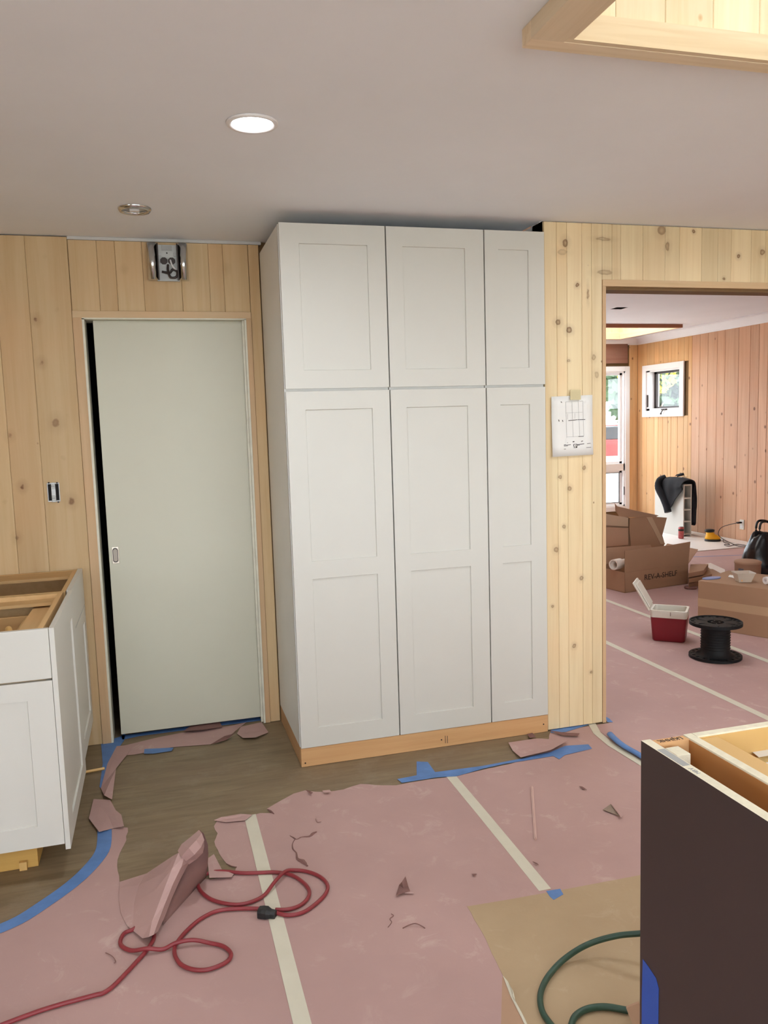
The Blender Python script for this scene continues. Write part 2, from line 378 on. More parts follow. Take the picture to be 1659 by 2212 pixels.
# closet behind it, walls coloured near black for its unlit darkness
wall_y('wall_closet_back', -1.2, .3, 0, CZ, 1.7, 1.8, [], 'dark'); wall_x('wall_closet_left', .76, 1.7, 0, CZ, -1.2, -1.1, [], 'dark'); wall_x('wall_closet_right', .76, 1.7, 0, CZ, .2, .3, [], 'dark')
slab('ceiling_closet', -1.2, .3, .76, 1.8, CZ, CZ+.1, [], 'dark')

# right wall with the wide opening
OX0, OX1, OZ = 1.553, 3.85, 2.135
wr = wall_y('wall_back_right', 1.232, 4.7, 0, C2+.1, .022, .125, [(OX0, OX1, -1, OZ), (1.232, 4.7, CZ, C2+.2)], 'backing', 'knotty pine plank wall beside and over the opening')
MB().box(1.232, 4.7, .05, .14, CZ, C2+.1).build('upper_wall', 'drywall', wr)
MB().box(1.232, 1.24, .022, .634, 0, CZ-.001).build('alcove_side', 'drywall', wr)
rx = [1.232, 1.296, 1.349, 1.427, 1.479, 1.5345]
for i, (a, b) in enumerate(zip(rx, rx[1:])): plank_y(a, b, .008, CZ-.005, .008, 'pine_right', wr)
hx = [1.5345, 1.587, 1.634, 1.755, 1.877, 1.958, 2.084, 2.177, 2.255, 2.372, 2.458, 2.56, 2.66, 2.77, 2.88, 2.98, 3.1, 3.2, 3.32, 3.43, 3.55, 3.66, 3.77, 3.87]
for a, b in zip(hx, hx[1:]): plank_y(a, b, 2.181, CZ-.005, .008, 'pine_right', wr)
for a in [3.87+.1*i for i in range(8)]: plank_y(a, a+.1, .008, CZ-.005, .008, 'pine_right', wr)
t = room('trim_4', 'pine jamb boards lining the wide opening')
MB().box(1.535, 1.553, .004, .145, .004, 2.180).build('jamb_board', 'pine_trim', t, bevel=.001)
MB().box(1.5345, 3.87, .002, .145, 2.149, 2.180).build('head_board', 'pine_trim_x', t, bevel=.001)
MB().box(3.85, 3.87, .004, .145, .004, 2.149).build('jamb_board', 'pine_trim', t, bevel=.001)
# rest of the kitchen shell (out of view)
wall_x('wall_left', -6, .76, 0, CZ, -3.3, -3.2, [(-4.4, -2.9, .95, 2.15)], 'pine_left'); wall_x('wall_right', -6, .02, 0, CZ, 4.7, 4.8, [], 'pine_right')
wall_y('wall_front', -3.2, 4.7, 0, CZ, -6.1, -6, [(-2.2, 3.8, .35, 2.2)], 'pine_right')
# far room shell
wall_x('wall_far_room_left', .14, 6.9, 0, C2, 1.245, 1.345, [], 'pine_pink')
WX0, WX1, WZ0, WZ1 = 4.95, 5.895, .24, 2.15
ww = wall_y('wall_far_window', 1.245, 6.3, 0, C2, 6.714, 6.85, [(WX0, WX1, WZ0, WZ1), (1.75, 4.55, .06, 2.2)], 'backing', 'pine wall around the tall window')
tag(ww, None)
for a, b in ((1.345, 1.55), (1.55, 1.7), (4.6, 4.73), (4.73, 4.86)): plank_y(a, b, .004, C2-.1, 6.70, 'pine_far', ww)
for a, b in zip([5.965, 6.03], [6.03, 6.10]): plank_y(a, b, .004, C2-.06, 6.70, 'pine_far', ww)
MB().box(4.86, 5.93, 6.682, 6.714, 2.262, 2.56).build('header_board', pine('reddish_header_board', (150,108,92), (126,86,72), axis='x', auto=1.2, knotcol=(60,36,30)), ww)
wf = wall_x('wall_far_right', .1, 6.9, 0, C2, 6.114, 6.3, [(5.72, 6.47, 1.585, 2.135)], 'backing', 'long knotty pine plank wall of the far room')
wall_y('wall_far_room_front', 4.7, 6.3, 0, C2, .05, .14, [], 'pine_pink')
ys = [6.7, 6.585, 6.475, 6.301, 6.2, 6.1, 5.99, 5.916, 5.777, 5.651, 5.56, 5.491]
for a, b in zip(ys, ys[1:]):
    m_ = 'pine_far'
    if b > 6.53 or a < 5.62: plank_x(b, a, .004, C2-.06, 6.10, m_, wf); continue
    plank_x(b, a, .004, 1.508, 6.10, m_, wf); plank_x(b, a, 2.207, C2-.06, 6.10, m_, wf)
ys = [5.491, 5.335, 5.183, 5.010, 4.868, 4.633, 4.44, 4.298, 4.159, 4.0, 3.86, 3.7, 3.56, 3.4, 3.25, 3.1, 2.9]
while ys[-1] > .3: ys.append(ys[-1]-.17)
for a, b in zip(ys, ys[1:]): plank_x(b, a, .004, C2-.06, 6.10, 'pine_pink', wf)
# crown moulding
cr = room('trim_5', 'white crown moulding of the far room')
def crown(p0, p1, dirn, up=0):
    a = Vector(p0); b = Vector(p1); dn = Vector(dirn)
    pf = [(0, 0), (0, -.105), (.012, -.105), (.02, -.085), (.05, -.045), (.07, -.02), (.09, -.012), (.09, 0)]
    return MB().prism([a+dn*d+Vector((0, 0, h_)) for d, h_ in pf], b-a)
crown((6.10, .15, C2-.001), (6.10, 6.7, C2-.001), (-1, 0, 0)).build('crown_side', 'trimwhite', cr)
crown((1.345, 6.70, C2-.001), (6.10, 6.70, C2-.001), (0, -1, 0)).build('crown_end', 'trimwhite', cr)

# tall window in the end wall, small window in the long wall
def win_y(name, label, x0, x1, z0, z1, Y, zm):
    w = room(name, label); c = .068
    mb = MB()
    mb.box(x0-c, x0, Y-.022, Y, z0-c, z1+c); mb.box(x1, x1+c, Y-.022, Y, z0-c, z1+c); mb.box(x0, x1, Y-.022, Y, z1, z1+c); mb.box(x0, x1, Y-.022, Y, z0-c, z0)
    mb.build('casing', 'trimwhite', w, bevel=.002)
    mb = MB()
    for a, b, d, e in ((x0, x0+.02, z0, z1), (x1-.02, x1, z0, z1), (x0, x1, z1-.02, z1), (x0, x1, z0, z0+.02), (x0, x1, zm-.05, zm+.05)): mb.box(a, b, Y-.004, Y+.13, d, e)
    mb.build('window_frame', 'trimwhite', w)
    for d, e, q in ((zm+.05, z1-.02, 0), (z0+.02, zm-.05, 1)):
        s = MB(); a, b = x0+.02, x1-.02
        for bb in ((a, a+.035, d, e), (b-.035, b, d, e), (a, b, e-.03, e), (a, b, d, d+.03)): s.box(bb[0], bb[1], Y+.045, Y+.085, bb[2], bb[3])
        sh = s.build('sash', 'trimwhite', w)
        if q:
            g = MB()
            for bb in ((a+.033, a+.041, d+.028, e-.028), (b-.041, b-.033, d+.028, e-.028), (a+.033, b-.033, e-.036, e-.028), (a+.033, b-.033, d+.028, d+.036)): g.box(bb[0], bb[1], Y+.042, Y+.062, bb[2], bb[3])
            g.build('gasket', 'darkmetal', sh)
            MB().box(b+.002, b+.012, Y-.012, Y+.01, d+.14, d+.26).build('latch', 'darkmetal', w, bevel=.002)
        MB().box(a+.035, b-.035, Y+.062, Y+.066, d+.03, e-.03).build('pane', 'glass', sh)
    return w
win_y('window_1', 'tall white framed window beside the corner of the far room', WX0, WX1, WZ0, WZ1, 6.70, .80)
def win_x():
    w = room('window_2', 'small square awning window with white casing and crank'); X = 6.10; y0, y1, z0, z1 = 5.72, 6.47, 1.585, 2.135; c = .085
    mb = MB()
    for a, b, d, e in ((y0-c, y0, z0-c, z1+c-.01), (y1, y1+c, z0-c, z1+c-.01), (y0, y1, z1, z1+c-.01), (y0, y1, z0-c, z0)): mb.box(X-.022, X, a, b, d, e)
    mb.build('casing', 'trimwhite', w, bevel=.002)
    mb = MB()
    for a, b, d, e in ((y0, y0+.015, z0, z1), (y1-.07, y1, z0, z1), (y0, y1, z1-.02, z1), (y0, y1, z0, z0+.03)): mb.box(X-.004, X+.15, a, b, d, e)
    mb.build('window_frame', 'trimwhite', w)
    s = MB(); a, b, d, e = y0+.015, y1-.07, z0+.03, z1-.02
    for q in ((a, a+.02, d, e), (b-.05, b, d, e), (a, b, e-.03, e), (a, b, d, d+.022)): s.box(X+.07, X+.10, *q)
    sh = s.build('sash', 'darkmetal', w); MB().box(X+.083, X+.087, a+.02, b-.05, d+.022, e-.03).build('pane', 'glass', sh)
    k = MB().box(X-.03, X-.004, 6.0, 6.10, z0+.002, z0+.022); k.tube([(X-.03, 6.05, z0+.012), (X-.045, 6.05, z0-.005), (X-.045, 6.08, z0-.04)], .007, 8); k.lathe([(.0, -.012), (.012, -.008), (.012, .008), (0, .012)], (X-.045, 6.08, z0-.045), 12)
    k.build('crank_handle', 'darkmetal', w)
    MB().box(X-.02, X-.004, y1-.04, y1-.022, z0+.05, z0+.22).build('latch', 'darkmetal', w, bevel=.003)
win_x()

def glazed(name, label, x0, x1, z0, z1, Y, n):
    w = room(name, label); st = (x1-x0)/n
    for i in range(n):
        f = MB(); a, b = x0+i*st, x0+(i+1)*st
        for q in ((a, a+.05, z0, z1), (b-.05, b, z0, z1), (a+.05, b-.05, z1-.05, z1), (a+.05, b-.05, z0, z0+.06)): f.box(q[0], q[1], Y-.03, Y+.03, q[2], q[3])
        o = f.build('sash', 'trimwhite', w); MB().box(a+.05, b-.05, Y-.003, Y+.003, z0+.06, z1-.05).build('pane', 'glass', o)
glazed('added_window_5', 'unseen glazed door added in the far room end wall for daylight', 1.75, 4.55, .06, 2.2, 6.78, 3)  # put in out of view to raise far room daylight
glazed('added_window_6', 'unseen wide kitchen window added behind the camera for daylight', -2.2, 3.8, .35, 2.2, -6.05, 5)  # added out of view for cool daylight on cabinets and ceiling
w7 = room('added_window_7', 'unseen kitchen window added in the left wall for daylight')  # added out of view to light the tall cabinets' side
for i in range(2):
    f = MB(); a, b = -4.4+i*.75, -4.4+(i+1)*.75
    for q in ((a, a+.05, .95, 2.15), (b-.05, b, .95, 2.15), (a+.05, b-.05, 2.1, 2.15), (a+.05, b-.05, .95, 1.0)): f.box(-3.28, -3.22, *q)
    o = f.build('sash', 'trimwhite', w7); MB().box(-3.252, -3.248, a+.05, b-.05, 1.0, 2.1).build('pane', 'glass', o)
# skylights: framed wells lined with pine, glass on top
def skylight(name, label, S, cz, top, fr, fx, fy, mats, planks, pane, lin=('pine_sky_x', 'pine_sky_y')):
    x0, x1, y0, y1 = S; w = room(name, label); zb = cz-.042
    mx, my = mats
    b_ = .045
    for nm, q, mt in (('frame_board', (x0-fx, x1+fx, y1-.002, y1+fy), mx), ('frame_board', (x0-fx, x1+fx, y0-fy, y0+.002), mx), ('frame_board', (x0-fx, x0, y0, y1), my), ('frame_board', (x1, x1+fx, y0, y1), my)):
        MB().box(*q, zb, cz-.0005).build(nm, mt, w, bevel=.0015)
    # lining board then planks up the well
    lz = fr; mx, my = lin
    for q, mt in (((x0, x1, y1-.018, y1-.002), mx), ((x0, x1, y0+.002, y0+.018), mx), ((x0+.0, x0+.016, y0+.018, y1-.018), my), ((x1-.016, x1, y0+.018, y1-.018), my)):
        MB().box(*q, zb+.001, lz).build('lining_board', mt, w)
    n = max(1, round((x1-x0)/.14)); st = (x1-x0)/n
    for i in range(n):
        plank_y(x0+i*st, x0+(i+1)*st, lz, top, y1-.004, planks, w, t=.012); plank_y(x0+i*st, x0+(i+1)*st, lz, top, y0+.004, planks, w, t=.012, s=1)
    n = max(1, round((y1-y0)/.14)); st = (y1-y0)/n
    for i in range(n):
        plank_x(y0+i*st, y0+(i+1)*st, lz, top, x1-.004, planks, w, t=.012); plank_x(y0+i*st, y0+(i+1)*st, lz, top, x0+.004, planks, w, t=.012, s=1)
    sh = MB()
    cellbox(sh, x0-.1, x1+.1, y0-.1, y1+.1, [(x0+.01, x1-.01, y0+.01, y1-.01)], lambda a, b, c, d: sh.box(a, b, c, d, top, top+.06))
    shell = MB()
    shell.box(x0-.05, x0-.012, y0-.05, y1+.05, cz+.1, top); shell.box(x1+.012, x1+.05, y0-.05, y1+.05, cz+.1, top); shell.box(x0-.012, x1+.012, y0-.05, y0-.012, cz+.1, top); shell.box(x0-.012, x1+.012, y1+.012, y1+.05, cz+.1, top)
    shell.build('well_shell', 'drywall', w)
    s = sh.build('curb', 'drywall', w); MB().box(x0+.01, x1-.01, y0+.01, y1-.01, top+.02, top+.026).build('pane', pane, s)
    return w
skylight('window_3', 'kitchen skylight well framed and lined in pale pine', SK1, CZ, 3.05, at(1284, 31, 1, -1.72).z, .083, .046, ('pine_sky_x', 'pine_sky_y'), pine('pale_pine_well_planks', (242,230,202), (226,204,162), auto=.8, knotcol=(200,150,90)), 'tinted')
red_x = pine('reddish_pine_frame', (176,120,92), (156,100,76), axis='x', auto=0); red_y = pine('reddish_pine_frame_side', (196,140,104), (170,116,84), axis='y', auto=0)
skylight('window_4', 'far room skylight with reddish wooden frame', SK2, C2, 3.3, C2+.05, .018, .045, (red_x, red_y), pine('well_planks_far', (240,220,176), (226,190,140), auto=.5), 'glass')

skylight('added_window_8', 'second far room skylight added over the cooler for daylight, out of view', SK3, C2, 3.2, C2+.05, .03, .045, (red_x, red_y), 'pine_sky_x', 'glass')  # hidden skylight added to throw daylight on the far floor
# square hole cut for an electrical box in the far ceiling
MB_h = MB(); a = (4.02, 4.15, 3.88, 4.02)
MB_h.box(a[0]-.004, a[1]+.004, a[2]-.004, a[3]+.004, C2+.1, C2+.12); MB_h.box(a[0]-.004, a[0], a[2], a[3], C2+.002, C2+.1); MB_h.box(a[1], a[1]+.004, a[2], a[3], C2+.002, C2+.1); MB_h.box(a[0], a[1], a[3], a[3]+.004, C2+.002, C2+.1); MB_h.box(a[0], a[1], a[2]-.004, a[2], C2+.002, C2+.1)
tag(MB_h.build('ceiling_box', 'dark'), 'dark square electrical cut-out in the far room ceiling', 'electrical box')

# ================================================================== LIGHT FITTINGS
def downlight(x, y, lit, label, r=.076):
    t = thing('recessed_light', label, 'ceiling light', (x, y, CZ))
    if lit:
        MB().lathe([(r*.78, -.003), (r*.86, -.008), (r, -.006), (r*1.02, -.0005), (r*.8, -.0005)], (x, y, CZ), 36, cap=False).build('trim_ring', 'trimwhite', t, smooth=True)
        MB().lathe([(r*.8, -.0045), (.001, -.0055)], (x, y, CZ), 36, cap=False).build('lens', emis('lit_lens', (.93, .97, 1), 30), t)
        ld = bpy.data.lights.new('lamp', 'AREA'); ld.shape = 'DISK'; ld.size = r*1.7; ld.energy = LAMP_W; ld.color = (.88, .94, 1); ld.spread = math.radians(170)
        lo = bpy.data.objects.new('lamp', ld); COL.objects.link(lo); lo.parent = t; lo.location = (0, 0, -.012)
    else:
        MB().lathe([(r*.75, -.001), (r*.72, -.012), (r*.9, -.014), (r, -.004), (r, -.0005)], (x, y, CZ), 36, cap=False).build('trim_ring', 'chrome', t, smooth=True)
        MB().lathe([(r*.75, -.001), (r*.5, -.004), (.001, -.005)], (x, y, CZ), 32, cap=False).build('lens', 'plate', t)
        MB().box(x-.02, x+.018, y-.012, y+.012, CZ-.013, CZ-.0052).build('lamp_clip', 'trimwhite', t)
downlight(-.214, -.953, True, 'round recessed ceiling light glowing bright white')
downlight(-.572, .079, False, 'unlit recessed light with a chrome ring near the pine wall', .067)
for i, (x, y) in enumerate([(1.95, -.95), (-.3, -4.6), (1.6, -4.6), (-1.9, -3.2), (2.9, -1.6)]):  # all but the first are added out of view for fill light
    downlight(x, y, True, ['lit recessed ceiling light right of the frame', 'added unseen recessed light behind the camera', 'added unseen recessed light far behind the island', 'added unseen recessed light over the left counter run', 'added unseen recessed light near the right wall'][i])

# wall light bracket over the door
c = at(362.5, 567, 1, .6); t = thing('wall_light_bracket', 'chrome light bracket without its bulb hanging above the sliding door', 'light fixture', (c.x, .60, c.z-.09))
x0, z0, z1 = c.x, c.z-.085, c.z+.085
MB().box(x0-.052, x0+.052, .598, .606, z0-.002, z1-.004).build('back_plate', 'plate', t, bevel=.001)
for s in (-1, 1):
    mb = MB(); n = 14; A = []; w = .023
    cx = x0+s*.071
    A = [(cx+w*math.cos(a), .606-.046*math.sin(a)**.8 if math.sin(a) > 0 else .606) for a in [math.pi*i/n for i in range(n+1)]]
    mb.prism([(a, b, z0) for a, b in A], (0, 0, z1-z0)).build('chrome_shade', 'chrome', t, smooth=True)
    MB().box(x0+s*.045-.003, x0+s*.045+.003, .572, .606, z0+.002, z1-.002).build('inner_channel', 'darkmetal', t)
MB().box(x0-.026, x0+.022, .5945, .598, z1-.03, z1-.008).build('rating_label', 'pencil', t)
MB().lathe([(.0035, 0), (.0035, .001)], (x0-.002, .5965, z1-.042), 10, axis='y').build('keyhole', 'dark', t)
for s in (-1, 1): MB().box(x0+s*.036-.008, x0+s*.036+.008, .594, .598, z1-.056, z1-.040).build('clip', 'galv', t, bevel=.001)
for s in (-1, 1):
    pts = [(x0+s*.018+.018*math.cos(math.pi/4*k+math.pi/8), .592, c.z+.006+.017*math.sin(math.pi/4*k+math.pi/8)) for k in range(8)]
    MB().prism(pts, (0, .006, 0)).build('knockout', 'darkmetal', t)
MB().tube(spline([(x0+.0, .59, c.z-.012), (x0-.002, .582, c.z-.04), (x0+.008, .578, c.z-.072), (x0+.035, .58, c.z-.07), (x0+.04, .583, c.z-.045), (x0+.02, .585, c.z-.035), (x0+.005, .588, c.z-.05), (x0-.03, .59, c.z-.045)]), .0055, 8).build('coiled_wire', 'darkmetal', t, smooth=True)
MB().tube(spline([(x0+.012, .592, c.z+.01), (x0+.02, .580, c.z-.02), (x0+.038, .584, c.z-.04)]), .004, 8).build('wire', 'trimwhite', t, smooth=True)

# open outlet in the wall
a = at(101, 1043, 1, .6); b = at(130, 1084, 1, .6); cx, cz = (a.x+b.x)/2, (a.z+b.z)/2
t = thing('outlet_box', 'uncovered metal outlet box set in the pine wall left of the door', 'outlet', (cx, .6, cz-.05))
MB().box(cx-.027, cx+.027, .606, .6125, cz-.044, cz+.044).build('box_rim', 'galv', t)
MB().box(cx-.0235, cx+.0235, .6035, .606, cz-.039, cz+.039).build('box_opening', 'dark', t)
MB().box(cx-.009, cx+.010, .598, .6035, cz-.046, cz+.046).build('yoke', 'galv', t, bevel=.001)
for s in (-1, 1):
    rc = MB().box(cx-.0085, cx+.0095, .592, .598, cz+s*.028-.012, cz+s*.028+.012).build('receptacle', 'plate', t, bevel=.002)
    MB().box(cx-.004, cx-.0025, .5915, .5925, cz+s*.028-.003, cz+s*.028+.005).box(cx+.003, cx+.0045, .5915, .5925, cz+s*.028-.003, cz+s*.028+.005).build('slot', 'dark', rc)
for s, q in ((-1, .046), (1, .044), (1, -.047)): MB().lathe([(.004, 0), (.004, .005)], (cx+s*.018, .599, cz+q), 10, axis='y').build('screw', 'darkmetal', t)

# drawing taped to the wall
P4 = [at(1190, 857, 1, .002), at(1280, 853, 1, .002), at(1281, 982, 1, .002), at(1192, 987, 1, .002)]
t = thing('taped_drawing', 'white printed cabinet plan taped to the pine wall beside the tall cabinets', 'paper sheet', (P4[3].x, .002, P4[3].z))
W4 = P4[1].x-P4[0].x
mb = MB(); rows = []
for j in range(7):
    v = j/6; rows.append([P4[0].lerp(P4[1], u/6).lerp(P4[3].lerp(P4[2], u/6), v)+Vector((0, .003-.010*abs(v-.3)**1.5-(.006*(1-u/6)**3), 0)) for u in range(7)])
mb.grid(rows).build('sheet', 'paper', t, solid=.0006, smooth=True)
def pp(u, v):   # place on the sheet, from the photograph's crop of it
    p = at(1170+u/11.85, 830+v/11.85, 1, -.008); v_ = (P4[0].z-p.z)/(P4[0].z-P4[3].z); u_ = (p.x-P4[0].x)/W4
    p.y = .005-.010*abs(v_-.3)**1.5-.006*max(0, 1-u_)**3-.0014; return p
def mark(mb, u0, v0, u1, v1, w):
    a, b = pp(u0, v0), pp(u1, v1); d = (b-a).normalized(); q = Vector((-d.z, 0, d.x))*w/2
    mb.prism([a-q, b-q, b+q, a+q], (0, -.0003, 0))
mb = MB()
for q in ((640,450,1085,425),(640,735,1080,712),(640,450,665,1370),(805,440,830,1350),(965,432,1000,1340),(1085,425,1105,1330),(665,1350,1105,1325),(880,740,880,880),(690,760,690,900)): mark(mb, *q, .0011)
mb.build('drawn_lines', 'pencil', t)
mb = MB(); mark(mb, 710,930,940,908,.0026); mark(mb, 950,908,1148,903,.0026)
for q in ((512,445,540,470,.003),(455,905,470,955,.0035),(555,915,570,960,.003),(585,1560,640,1552,.0032),(645,1562,765,1545,.0026),(590,1590,690,1578,.0018),(585,1664,635,1658,.002),(815,1478,860,1468,.004),(1035,1468,1078,1450,.003),(675,1500,690,1495,.002),(935,1545,1110,1525,.0028),(935,1565,1000,1560,.002),(1185,1522,1275,1512,.002),(1165,1624,1285,1614,.002),(970,1340,1100,1330,.003)): mark(mb, *q)
mb.build('printed_text', 'ink', t)['kind'] = 'stuff'
mb = MB(); mark(mb, 835,1538,925,1530,.002); mark(mb, 843,1535,843,1600,.003); mark(mb, 925,1530,925,1625,.002); mark(mb, 835,1628,925,1622,.002); mark(mb, 895,1605,925,1605,.0045); mark(mb, 850,1615,910,1550,.0018); mb.build('square_emblem', 'ink', t)
a = at(1243, 843, 1, -.004); MB().box(a.x-.028, a.x+.028, -.0052, -.0045, a.z-.045, a.z+.002).build('tape_piece', plain('sheer_masking_tape', srgb(226,212,168), .6, alpha=.75), t)

# ================================================================== CABINETS
def shaker(mb, u0, u1, z0, z1, y0, panels, th=.02, rec=.006, mi=0, axis='y'):
    """door slab with its face at y0 (towards -y); panels = [(ua,ub,za,zb)] recessed"""
    us = sorted({u0, u1, *[p[0] for p in panels], *[p[1] for p in panels]}); zs = sorted({z0, z1, *[p[2] for p in panels], *[p[3] for p in panels]})
    def P(u, y, z): return (u, y, z) if axis == 'y' else (-y, u, z)
    def q(a, b, c, d): mb.add([P(*a), P(*b), P(*c), P(*d)], [(0, 1, 2, 3)], mi)
    inp = lambda u, z: any(p[0] < u < p[1] and p[2] < z < p[3] for p in panels)
    for a, b in zip(us, us[1:]):
        for c, d in zip(zs, zs[1:]):
            if not inp((a+b)/2, (c+d)/2): q((a, y0, c), (b, y0, c), (b, y0, d), (a, y0, d))
    s = .002
    for a, b, c, d in panels:
        O = [(a, c), (b, c), (b, d), (a, d)]; I = [(a+s, c+s), (b-s, c+s), (b-s, d-s), (a+s, d-s)]
        for i in range(4):
            o1, o2, i1, i2 = O[i], O[(i+1) % 4], I[i], I[(i+1) % 4]
            q((o1[0], y0, o1[1]), (o2[0], y0, o2[1]), (i2[0], y0+rec, i2[1]), (i1[0], y0+rec, i1[1]))
        q(*[(u, y0+rec, z) for u, z in I])
    y1 = y0+th
    q((u0, y1, z0), (u0, y1, z1), (u1, y1, z1), (u1, y1, z0))
    q((u0, y0, z0), (u0, y0, z1), (u0, y1, z1), (u0, y1, z0)); q((u1, y0, z0), (u1, y1, z0), (u1, y1, z1), (u1, y0, z1))
    q((u0, y0, z1), (u1, y0, z1), (u1, y1, z1), (u0, y1, z1)); q((u0, y0, z0), (u0, y1, z0), (u1, y1, z0), (u1, y0, z0))
    return mb
def finish(mb, *a, **k):
    o = mb.build(*a, **k); bm = bmesh.new(); bm.from_mesh(o.data); bmesh.ops.remove_doubles(bm, verts=bm.verts[:], dist=1e-5); bmesh.ops.recalc_face_normals(bm, faces=bm.faces[:]); bm.to_mesh(o.data); bm.free(); return o
units = [(0.0, .468, 'wide tall white shaker cabinet nearest the sliding door'), (.4695, .9295, 'middle one of the three tall white shaker cabinets'), (.931, 1.231, 'narrow tall white shaker cabinet beside the pine wall')]
pan = [(.086, .386), (.545, .838), (1.000, 1.149)]
for (x0, x1, lab), (pa, pb) in zip(units, pan):
    t = thing('tall_cabinet', lab, 'cabinet', (x0, .3, .09), 'tall white cabinets standing in the alcove')
    cb = MB(); cb.box(x0+.001, x0+.018, .023, .612, .0895, 2.384); cb.box(x1-.018, x1-.001, .023, .612, .0895, 2.384); cb.box(x0+.018, x1-.018, .6, .612, .0895, 2.384)
    for z in (.0895, .9, 1.675, 2.368): cb.box(x0+.018, x1-.018, .023, .6, z, z+.016)
    cb.box(x0+.001, x0+.030, .0215, .030, .0895, 2.384, 0); cb.box(x1-.03, x1-.001, .0215, .03, .0895, 2.384)
    cb.box(x0+.03, x1-.03, .0215, .03, 1.665, 1.71)
    cb.build('carcass', 'side', t)
    g = .0022
    finish(shaker(MB(), x0+g+(.0015 if x0 == 0 else 0), x1-g, .090, 1.6825, 0, [(pa, pb, .178, .860), (pa, pb, .938, 1.604)]), 'lower_door', 'white', t)
    finish(shaker(MB(), x0+g+(.0015 if x0 == 0 else 0), x1-g, 1.6945, 2.387, 0, [(pa, pb, 1.772, 2.304)]), 'upper_door', 'white', t)
t = thing('cabinet_plinth', 'knotty lumber toe kick under the tall white cabinets', 'plinth', (.6, .3, 0))
MB().box(.002, 1.230, .004, .042, .001, .087).build('front_board', 'lumber', t, bevel=.0015)
MB().box(.002, .040, .043, .61, .001, .087).build('side_board', pine('toe_side_lumber', (196,158,118), (176,136,96), axis='y', auto=0), t, bevel=.0015)
MB().box(1.19, 1.23, .043, .61, .001, .087).build('side_board', 'lumber', t)
for u, v in ((1000, 530), (213, 665), (1590, 440)):
    p = at(580+u/2.676, 1400+v/2.676, 1, .004); MB().lathe([(.0035, 0), (.0035, .001)], (p.x, .0032, p.z), 10, axis='y').build('screw_head', 'dark', t)
mb = MB()
for u in (1022, 1034):
    p = at(580+u/2.676, 1400+528/2.676, 1, .004); mb.box(p.x-.0012, p.x+.0012, .0032, .004, p.z-.018, p.z+.018)
mb.build('pencil_mark', 'ink', t)

# left base cabinets, open on top
def base_left():
    X = -.950; t = thing('base_cabinet', 'white base cabinet without countertop, drawer and door towards the camera', 'cabinet', (-1.24, -.3, 0), 'white base cabinets along the left side')
    z0, z1 = .125, .885; xl = -1.54
    cb = MB(); cb.box(X-.018, X, -.604, .03, z0, z1); cb.box(xl, xl+.018, -.604, .03, z0, z1); cb.box(xl+.018, X-.018, .012, .03, z0, z1); cb.box(xl+.018, X-.018, -.604, .012, z0, z0+.016)
    cb.box(xl+.018, X-.018, -.604, -.585, z1-.03, z1); cb.box(xl+.018, X-.018, -.604, -.585, .69, .72)
    cb.build('carcass', 'ply', t)
    MB().box(X-.105, X-.018, -.584, .011, z1-.05, z1-.038).build('stretcher', 'ply', t)
    MB().box(xl+.02, X-.018, -.07, .011, z1-.03, z1-.018).build('back_rail', 'ply_x', t)
    d = MB(); d.box(-1.47, -1.06, -.56, -.54, .70, .83); d.box(-1.47, -1.06, -.12, -.105, .70, .83); d.box(-1.075, -1.06, -.54, -.12, .70, .83); d.box(-1.47, -1.455, -.54, -.12, .70, .83); d.box(-1.455, -1.075, -.54, -.12, .705, .712)
    d.build('drawer_box', 'ply_x', t, bevel=.003)
    MB().box(-1.455, -1.075, -.34, -.325, .712, .80).build('drawer_divider', 'ply_x', t)
    MB().tube(spline([(-1.09, -.46, .72), (-1.085, -.45, .80), (-1.09, -.40, .84), (-1.10, -.35, .83), (-1.105, -.32, .76)]), .012, 10).build('curved_brace', 'melamine', t, smooth=True)
    g = .002
    dr = finish(shaker(MB(), xl+g, X+.0195, .7165, .889, -.6255, []), 'drawer_front', 'white', t); 
    q = dr.modifiers.new('b', 'BEVEL'); q.width = .003; q.segments = 2; q.limit_method = 'ANGLE'
    finish(shaker(MB(), xl+g, X+.0195, .130, .7105, -.6255, [(-1.46, -1.012, .206, .648)]), 'door', 'white', t)
    finish(shaker(MB(), -.624, .045, .108, .8895, .9125, [(-.50, -.06, .175, .795)], th=.0165, rec=.007, axis='x'), 'end_panel', 'white', t)
    MB().box(-1.52, -1.04, -.50, .03, .001, .124).build('plinth', pine('yellow_plinth_lumber', (206,164,92), (186,144,76), axis='x', auto=0), t)
    MB().box(-1.10, -1.075, -.515, -.501, .0, .03).build('shim', 'melamine', t)
    u = thing('base_cabinet', 'shallow white base cabinet between the first one and the pine wall', 'cabinet', (-1.24, .3, 0), 'white base cabinets along the left side')
    X = -.943; cb = MB(); a, b = .052, .602
    cb.box(X-.018, X, a, b, z0, z1-.002); cb.box(xl, xl+.018, a, b, z0, z1-.002); cb.box(xl+.018, X-.018, a, b, z0, z0+.016); cb.box(xl+.018, X-.018, b-.016, b, z0, z1-.002); cb.box(xl+.018, X-.018, a, a+.016, z0, z1-.002)
    cb.build('carcass', 'ply', u)
    MB().box(xl+.018, X-.018, .43, b-.017, z1-.016, z1-.003).build('back_rail', 'ply_x', u)
    MB().box(xl+.018, X-.018, .06, .15, z1-.05, z1-.035).build('front_rail', 'ply_x', u)
    finish(shaker(MB(), .056, .592, .7165, .8885, .919, [], th=.02, axis='x'), 'drawer_front', 'white', u)
    finish(shaker(MB(), .056, .592, .135, .7105, .919, [(.135, .515, .21, .645)], th=.02, rec=.007, axis='x'), 'door', 'white', u)
    MB().box(-1.52, -1.04, .034, .58, .001, .124).build('plinth', 'ply', u)
base_left()

